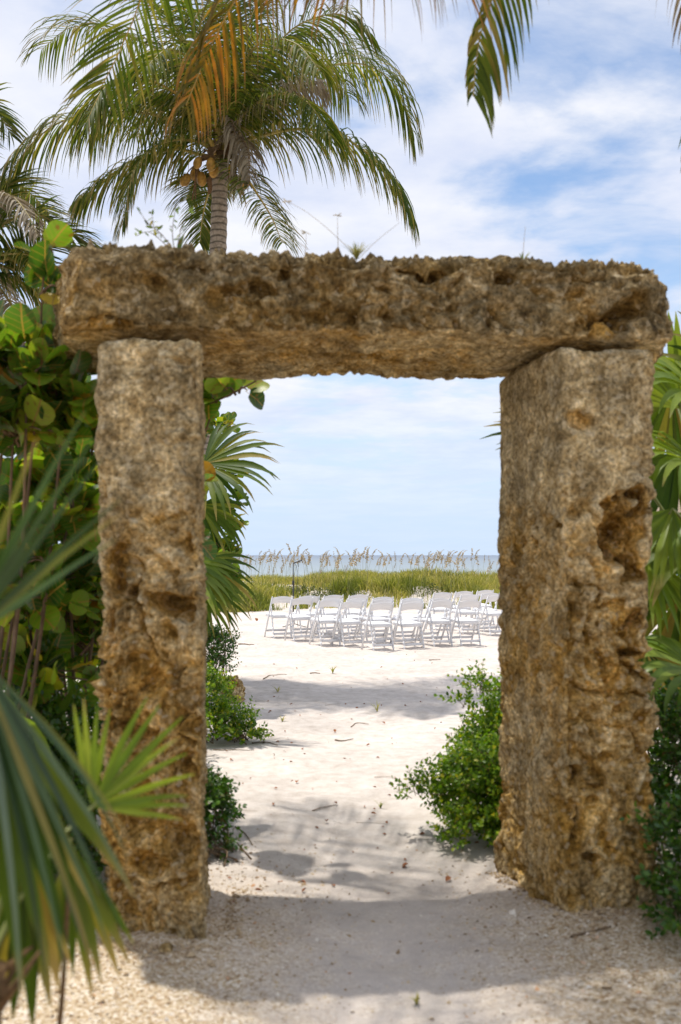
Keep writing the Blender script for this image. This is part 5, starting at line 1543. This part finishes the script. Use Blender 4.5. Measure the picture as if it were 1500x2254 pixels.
# ------------------------------------------------------------------ folding chairs
def rounded_slab(mb, y0, y1, hw, z0, z1, tilt=0.0, n=10, rc=.05):
    """padded seat: rounded rectangle with a domed top"""
    pts = []
    for cx, cy, a0 in ((hw - rc, y1 - rc, 0), (-hw + rc, y1 - rc, 90), (-hw + rc, y0 + rc, 180), (hw - rc, y0 + rc, 270)):
        for k in range(4):
            a = R(a0 + 30 * k); pts.append((cx + rc * math.cos(a), cy + rc * math.sin(a)))
    pts = np.array(pts); m_ = len(pts)
    ctr = np.array([0, (y0 + y1) / 2])
    V = []
    for z, s in ((z0, .97), (z0 + .008, 1.0), (z1 - .012, 1.0), (z1, .93), (z1 + .008, .6)):
        q = ctr + (pts - ctr) * s
        V += [(x, y, z + tilt * (y - ctr[1])) for x, y in q]
    V += [(0, ctr[1], z0), (0, ctr[1], z1 + .011)]
    Q = [(r * m_ + k, r * m_ + (k + 1) % m_, (r + 1) * m_ + (k + 1) % m_, (r + 1) * m_ + k) for r in range(4) for k in range(m_)]
    T = [(5 * m_, (k + 1) % m_, k) for k in range(m_)] + [(5 * m_ + 1, 4 * m_ + k, 4 * m_ + (k + 1) % m_) for k in range(m_)]
    mb.add(V, Q, T)


def make_chair():
    root = thing('folding_chair', 'x', 'chair', (0, 0, 0), 'white folding chairs set out on the sand')
    mb = MB(); rounded_slab(mb, -.13, .25, .185, .425, .462, tilt=.06)
    part('seat', mb.mesh('seat', M_vinyl), root)
    mb = MB()
    for x in (-1, 1): mb.bar((x * .172, -.16, .412), (x * .172, .25, .436), .022, .04, (1, 0, 0))
    mb.bar((-.183, -.150, .415), (.183, -.150, .415), .06, .018, (0, 0, 1))
    mb.bar((-.183, .235, .425), (.183, .235, .425), .035, .018, (0, 0, 1))
    part('seat_frame', mb.mesh('seat_frame', M_white), root)
    # long legs: from the front feet up to the top of the back
    top = lambda z: .235 - .435 * (z / .79)
    for x in (-1, 1):
        mb = MB()
        mb.bar((x * .206, top(0), 0), (x * .206, top(.775), .775), .022, .036, (1, 0, 0))
        mb.bar((x * .206, top(.775), .772), (x * .206, top(.80), .80), .017, .024, (1, 0, 0), .4)
        part('front_leg', mb.mesh('front_leg', M_white), root)
        mb = MB()
        c, _ = spline([(x * .180, -.235, 0), (x * .180, -.150, .30), (x * .180, -.105, .47), (x * .184, -.095, .55), (x * .187, -.075, .60)], 9)
        for a, b in zip(c[:-1], c[1:]): mb.bar(a, b + (b - a) * .06, .020, .034, (1, 0, 0))
        part('rear_leg', mb.mesh('rear_leg', M_white), root)
    # top rail: arched panel between the legs, curved back
    mb = MB()
    n = 12
    V = []
    for i in range(n + 1):
        u = i / n * 2 - 1
        x = u * .197
        arch = .030 * (1 - u * u)
        bow = -.018 * (1 - u * u)
        for z, dy in ((.655 + arch * .9, .009), (.770 + arch, .009), (.776 + arch, .003), (.776 + arch, -.005), (.770 + arch, -.009), (.655 + arch * .9, -.009)):
            V.append((x, top(z) + bow + dy, z))
    Q = [(6 * i + k, 6 * i + (k + 1) % 6, 6 * i + 6 + (k + 1) % 6, 6 * i + 6 + k) for i in range(n) for k in range(6)]
    mb.add(V, Q)
    part('backrest', mb.mesh('backrest', M_white), root)
    for nm, y, z, hw in (('front_stretcher', top(.13), .13, .20), ('rear_stretcher', -.208, .095, .172)):
        mb = MB(); mb.bar((-hw, y, z), (hw, y, z), .042, .016, (0, 0, 1))
        part(nm, mb.mesh(nm, M_white), root)
    return root


CH = [  # back centre x, back top y, label
    (622, 1311, 'leftmost white folding chair, alone at the left end of the back row'),
    (668, 1314.4, 'second white folding chair from the left in the back row'),
    (682, 1309.5, 'white folding chair showing right behind the second chair from the left'),
    (727, 1319.4, 'third white folding chair from the left in the back row'),
    (731, 1313.6, 'middle chair of the third stack from the left, half hidden by the one before it'),
    (737, 1308, 'farthest chair in the third column from the left, against the grass'),
    (777, 1320, 'fourth white folding chair from the left in the back row'),
    (788, 1314.4, 'middle chair of the fourth column from the left'),
    (792, 1306.8, 'farthest chair in the fourth column from the left, against the grass'),
    (843, 1324, 'white folding chair nearest to the gate, at the middle of the back row'),
    (844, 1316.8, 'chair hidden behind the nearest one in the middle column'),
    (844.5, 1311.4, 'farthest of the three chairs in the middle column'),
    (910, 1322.4, 'white folding chair just right of the nearest one in the back row'),
    (907, 1317.6, 'second of the three chairs lined up right of the middle column'),
    (906, 1313.2, 'farthest of the three chairs lined up right of the middle column'),
    (973, 1320, 'second chair from the right end of the back row'),
    (968, 1315, 'chair peeping out behind the second chair from the right of the back row'),
    (1034, 1319.6, 'white folding chair at the right end of the back row'),
    (1033, 1306, 'chair seen above the right end chair of the back row'),
    (975, 1302.4, 'leftmost chair of the far right block, alone before the grass'),
    (1022, 1299.4, 'second chair from the left in the far right block against the grass'),
    (1070, 1297, 'farthest chair of the far right block, its top rail on the grass'),
    (1080, 1304, 'middle chair of the far right block next to the pillar'),
    (1094, 1308, 'chair of the far right block cut off by the right pillar'),
]
proto = make_chair()
rg = np.random.default_rng(19)
for i, (px, ty, lab) in enumerate(CH):
    o = proto if i == 0 else copy_tree(proto)
    o['label'] = lab
    d = (1.58 - .805) * FPX / (ty - 1222)
    a = R(24 + rg.normal(0, 3.2))
    if i >= 19: a = R(20 + rg.normal(0, 2))
    x = (px - 750) / FPX * d - math.sin(a) * .20
    y = d + math.cos(a) * .20
    o.location = (x, y, gz(x, y) - .006)
    o.rotation_euler = (R(rg.normal(0, .7)), R(rg.normal(0, .9)), a)

# ------------------------------------------------------------------ microphone stand
p = W(646, 1300, 21.6)
mic = thing('microphone_stand', 'black microphone stand behind the chairs against the dune grass', 'microphone stand', (p[0], 21.6, gz(p[0], 21.6)))
org = np.zeros(3)
mb = MB(); mb.tube([(0, 0, .02), (0, 0, .95)], .016, sides=8); mb.tube([(0, 0, .93), (0, 0, 1.02)], .024, sides=8); mb.tube([(0, 0, 1.0), (0, 0, 1.40)], .009, sides=8)
part('pole', mb.mesh('pole', M_black), mic)
for k in range(3):
    a = k * 2.094 + .4
    mb = MB(); mb.tube([(0, 0, .10), (math.cos(a) * .15, math.sin(a) * .15, .05), (math.cos(a) * .30, math.sin(a) * .30, .01)], .010, .008, sides=6)
    part('leg', mb.mesh('leg', M_black), mic)
mb = MB(); mb.tube([(0, 0, 1.395), (.07, 0, 1.425)], .012, sides=8)
part('clip', mb.mesh('clip', M_black), mic)
mb = MB(); mb.tube([(.02, 0, 1.40), (.10, 0, 1.43), (.15, 0, 1.449), (.19, 0, 1.464)], .012, sides=8, prof=[.010, .013, .016, .019])
part('microphone', mb.mesh('microphone', M_black), mic)
mb = MB(); c, _ = spline([(.02, 0, 1.395), (.075, .02, 1.30), (.085, .02, .9), (.07, .02, .4), (.1, .05, .02)], 20); mb.tube(c, .0045, sides=5)
part('cable', mb.mesh('cable', M_black), mic)
mb = MB(); mb.tube([(.105, 0, 1.40), (.11, 0, 1.32)], .007, sides=6)
part('hanging_tag', mb.mesh('hanging_tag', M_black), mic)

# ------------------------------------------------------------------ plants rooted on the lintel
rg = np.random.default_rng(27)
o = W(385, 552, 4.6)
wd_ = thing('weed', 'twiggy small leaved weed sprouting from the top of the lintel', 'plant', o)
br = MB(); Ms = []
for pts in [[(385, 560), (360, 520), (325, 490), (305, 460)], [(385, 560), (380, 510), (385, 470), (388, 450)], [(385, 560), (350, 525), (325, 510), (300, 520)], [(388, 560), (400, 500), (415, 470), (425, 462)], [(360, 520), (340, 500), (335, 470)]]:
    c, _ = spline([W(x, y, 4.6 + rg.uniform(-.06, .06)) for x, y in pts], 14); br.tube(c, .0025, .001, sides=4)
    for q in c[4:]:
        if rg.random() < .85:
            Ms.append(frame(q, rg.normal(0, 1, 3) + [0, 0, .2], rg.normal(0, 1, 3) + [0, -.5, .6], np.array([.018, .034, .02]) * rg.uniform(.7, 1.3)))
part('stems', br.mesh('stems', M_twig, o), wd_, kind='stuff')
lm = mesh_np('leaf', SMALL[0], SMALL[1], None, SMALL[3], np.zeros(7), M_grape)
for M in Ms + [frame(W(392, 560, 4.5), (.3, 0, 1), (-.6, -.8, .2), np.array([.055, .10, .05]))]:
    ob = part('leaf', lm, wd_); M[:3, 3] -= o; ob.matrix_basis = Matrix(M.tolist())


def tuft(base, n, L, seed, label, mat=M_grass, w=.004, name='grass_tuft', stalks=()):
    rg = np.random.default_rng(seed)
    base = np.asarray(base, float)
    mb = MB()
    for i in range(n):
        a = rg.uniform(0, 6.28); s = rg.uniform(.2, 1.0)
        l = L * rg.uniform(.5, 1.1)
        v = np.array([math.cos(a) * s, math.sin(a) * s, 1.0])
        C = np.array([(0, 0, -.005), v * l * .45 * [.7, .7, 1], v * l * .8 * [1, 1, .95], v * l * [1.2, 1.2, .95]])
        sd = np.array([-math.sin(a), math.cos(a), 0]) * w
        mb.strip(C, sd[None] * np.array([.7, 1, .8, .05])[:, None], rnd=float(np.clip(rg.normal(.55, .22), .02, .98)))
    if stalks:
        root = thing(name, label, 'grass', base)
        part('blades', mb.mesh('blades', mat), root, kind='stuff')
        for pts, head in stalks:
            m2 = MB(); c, _ = spline(pts, 12); m2.tube(c, .0016, .0008, sides=4)
            st = part('stalk', m2.mesh('stalk', M_oat, base), root)
            if head:
                m3 = MB()
                for j in range(9):
                    v = unit(rg.normal(0, 1, 3) * [1, 1, .25]); q = c[-1]
                    m3.strip(np.array([q, q + v * .014, q + v * .026]), np.array([[0, 0, .001], [0, .002, .003], [0, 0, .001]]))
                part('seed_head', m3.mesh('seed_head', M_oat, base), st)
        return root
    return solo(name, mb.mesh(name, mat), label, 'grass', base)


tuft(W(785, 572, 4.7), 60, .085, 3, 'grass tuft with thin dry stalks growing in a hollow on the lintel', M_grass, w=.0022, stalks=[
    ([W(790, 570, 4.7), W(740, 520, 4.75), W(680, 470, 4.8), W(632, 443, 4.8)], True), ([W(745, 560, 4.8), W(744, 520, 4.8), W(743, 474, 4.8)], True), ([W(672, 560, 4.8), W(674, 530, 4.8), W(674, 511, 4.8)], True), ([W(790, 570, 4.7), W(830, 530, 4.7), W(880, 490, 4.7)], False), ([W(680, 550, 4.8), W(640, 520, 4.8), W(615, 500, 4.8)], False)])
tuft(W(1152, 580, 4.75), 8, .05, 4, 'single dry grass stalk standing on the right half of the lintel', M_grass, stalks=[([W(1152, 578, 4.75), W(1153, 540, 4.75), W(1157, 498, 4.75)], False)])

# ------------------------------------------------------------------ things lying on the sand
for i, (px, py, n, L, lab) in enumerate([
        (622, 1588, 18, .07, 'low green grass sprout on the sand near the bright bush'),
        (612, 1522, 14, .08, 'flat grass sprout in the shade beside the squat rock'),
        (733, 1482, 16, .11, 'small grass sprout on the sand below the fourth chair column'),
        (831, 1566, 12, .11, 'upright dry grass sprout in the middle of the sand path'),
        (918, 2186, 22, .035, 'tiny moss green tuft on the sand at the bottom of the picture'),
        (1170, 1938, 14, .05, 'little grass sprig at the inner foot of the right pillar'),
        (838, 1772, 9, .06, 'yellowish sprig lying on the sand before the right bush')]):
    p = G(px, py)
    tuft((p[0], p[1], gz(p[0], p[1])), n, L, 60 + i, lab, M_grass, w=.0035)


def stick(pts, r, label, group=None, name='twig'):
    c, _ = spline([G(x, y) for x, y in pts], 10)
    c[:, 2] = ground_h(c[:, 0], c[:, 1]) + r * 1.2
    o = c.mean(0)
    mb = MB(); mb.tube(c, r, r * .5, sides=5)
    return solo(name, mb.mesh(name, M_twig, o), label, 'twig', o, group)


stick([(1257, 2067), (1300, 2060), (1345, 2050)], .006, 'dark straight stick on the grit below the right pillar')
stick([(773, 1598), (790, 1589), (812, 1592)], .005, 'bowed twig in the middle of the sand path')
stick([(738, 1629), (752, 1631), (778, 1627)], .006, 'short curved twig on the sand below the bowed one')
stick([(555, 1636), (585, 1634), (612, 1641)], .006, 'long thin twig on the sand beside the bright bush')
stick([(470, 1650), (520, 1651), (560, 1650)], .004, 'straight faint twig by the left pillar')
stick([(525, 1420), (545, 1420), (560, 1421)], .012, 'dark stick lying left of the chairs')
stick([(683, 1482), (700, 1483), (705, 1484)], .008, 'short brown twig beside a grass sprout')
stick([(580, 1495), (600, 1485), (632, 1483)], .007, 'forked twig in the palm shade by the rock')
stick([(945, 1451), (960, 1452), (970, 1452)], .008, 'short stick on the sand below the right end of the back row')
stick([(518, 1820), (540, 1835), (556, 1858)], .004, 'bent twig by the small dark bush')
rg = np.random.default_rng(71)
lm = mesh_np('fallen_leaf', SMALL[0] * [1, 1, 2.2], SMALL[1], None, SMALL[3], np.zeros(7), M_litter)
for i in range(190):
    px = rg.uniform(480, 1090); py = 1395 + 600 * rg.random() ** 1.5
    p = G(px, py)
    o = solo('fallen_leaf', lm, 'tiny brown leaf scrap scattered on the sand path', 'leaf', (p[0], p[1], gz(p[0], p[1]) + .006), 'leaf scraps on the sand')
    s = rg.uniform(.012, .045)
    o.scale = (s * rg.uniform(.4, 1), s, s)
    o.rotation_euler = (rg.normal(0, .3), rg.normal(0, .3), rg.uniform(0, 6.28))
p = G(565, 1370)
o = solo('fallen_leaf', mesh_np('fallen_leaf', DISC[0], DISC[1], DISC[2], DISC[3], np.zeros(len(DISC[0])), M_litter), 'curled red brown leaf standing on the sand left of the chairs', 'leaf', (p[0], p[1], gz(p[0], p[1]) + .02))
o.scale = (.10, .10, .22); o.rotation_euler = (.9, .3, .8)
# short twig bits, all much alike
mb = MB(); mb.tube([(-.5, 0, 0), (-.1, .04, .02), (.5, -.03, 0)], .024, .010, sides=5)
tm = mb.mesh('twig', M_twig)
rg = np.random.default_rng(73)
for i in range(30):
    px = rg.uniform(500, 1080); py = 1395 + 420 * rg.random() ** 1.8
    p = G(px, py)
    o = solo('twig', tm, 'short thin dry twig strewn on the open sand', 'twig', (p[0], p[1], gz(p[0], p[1]) + .006), 'twigs strewn on the sand')
    s = rg.uniform(.05, .22)
    o.scale = (s, s * rg.uniform(.5, 1.6), s * .35)
    o.rotation_euler = (0, 0, rg.normal(0, .8))
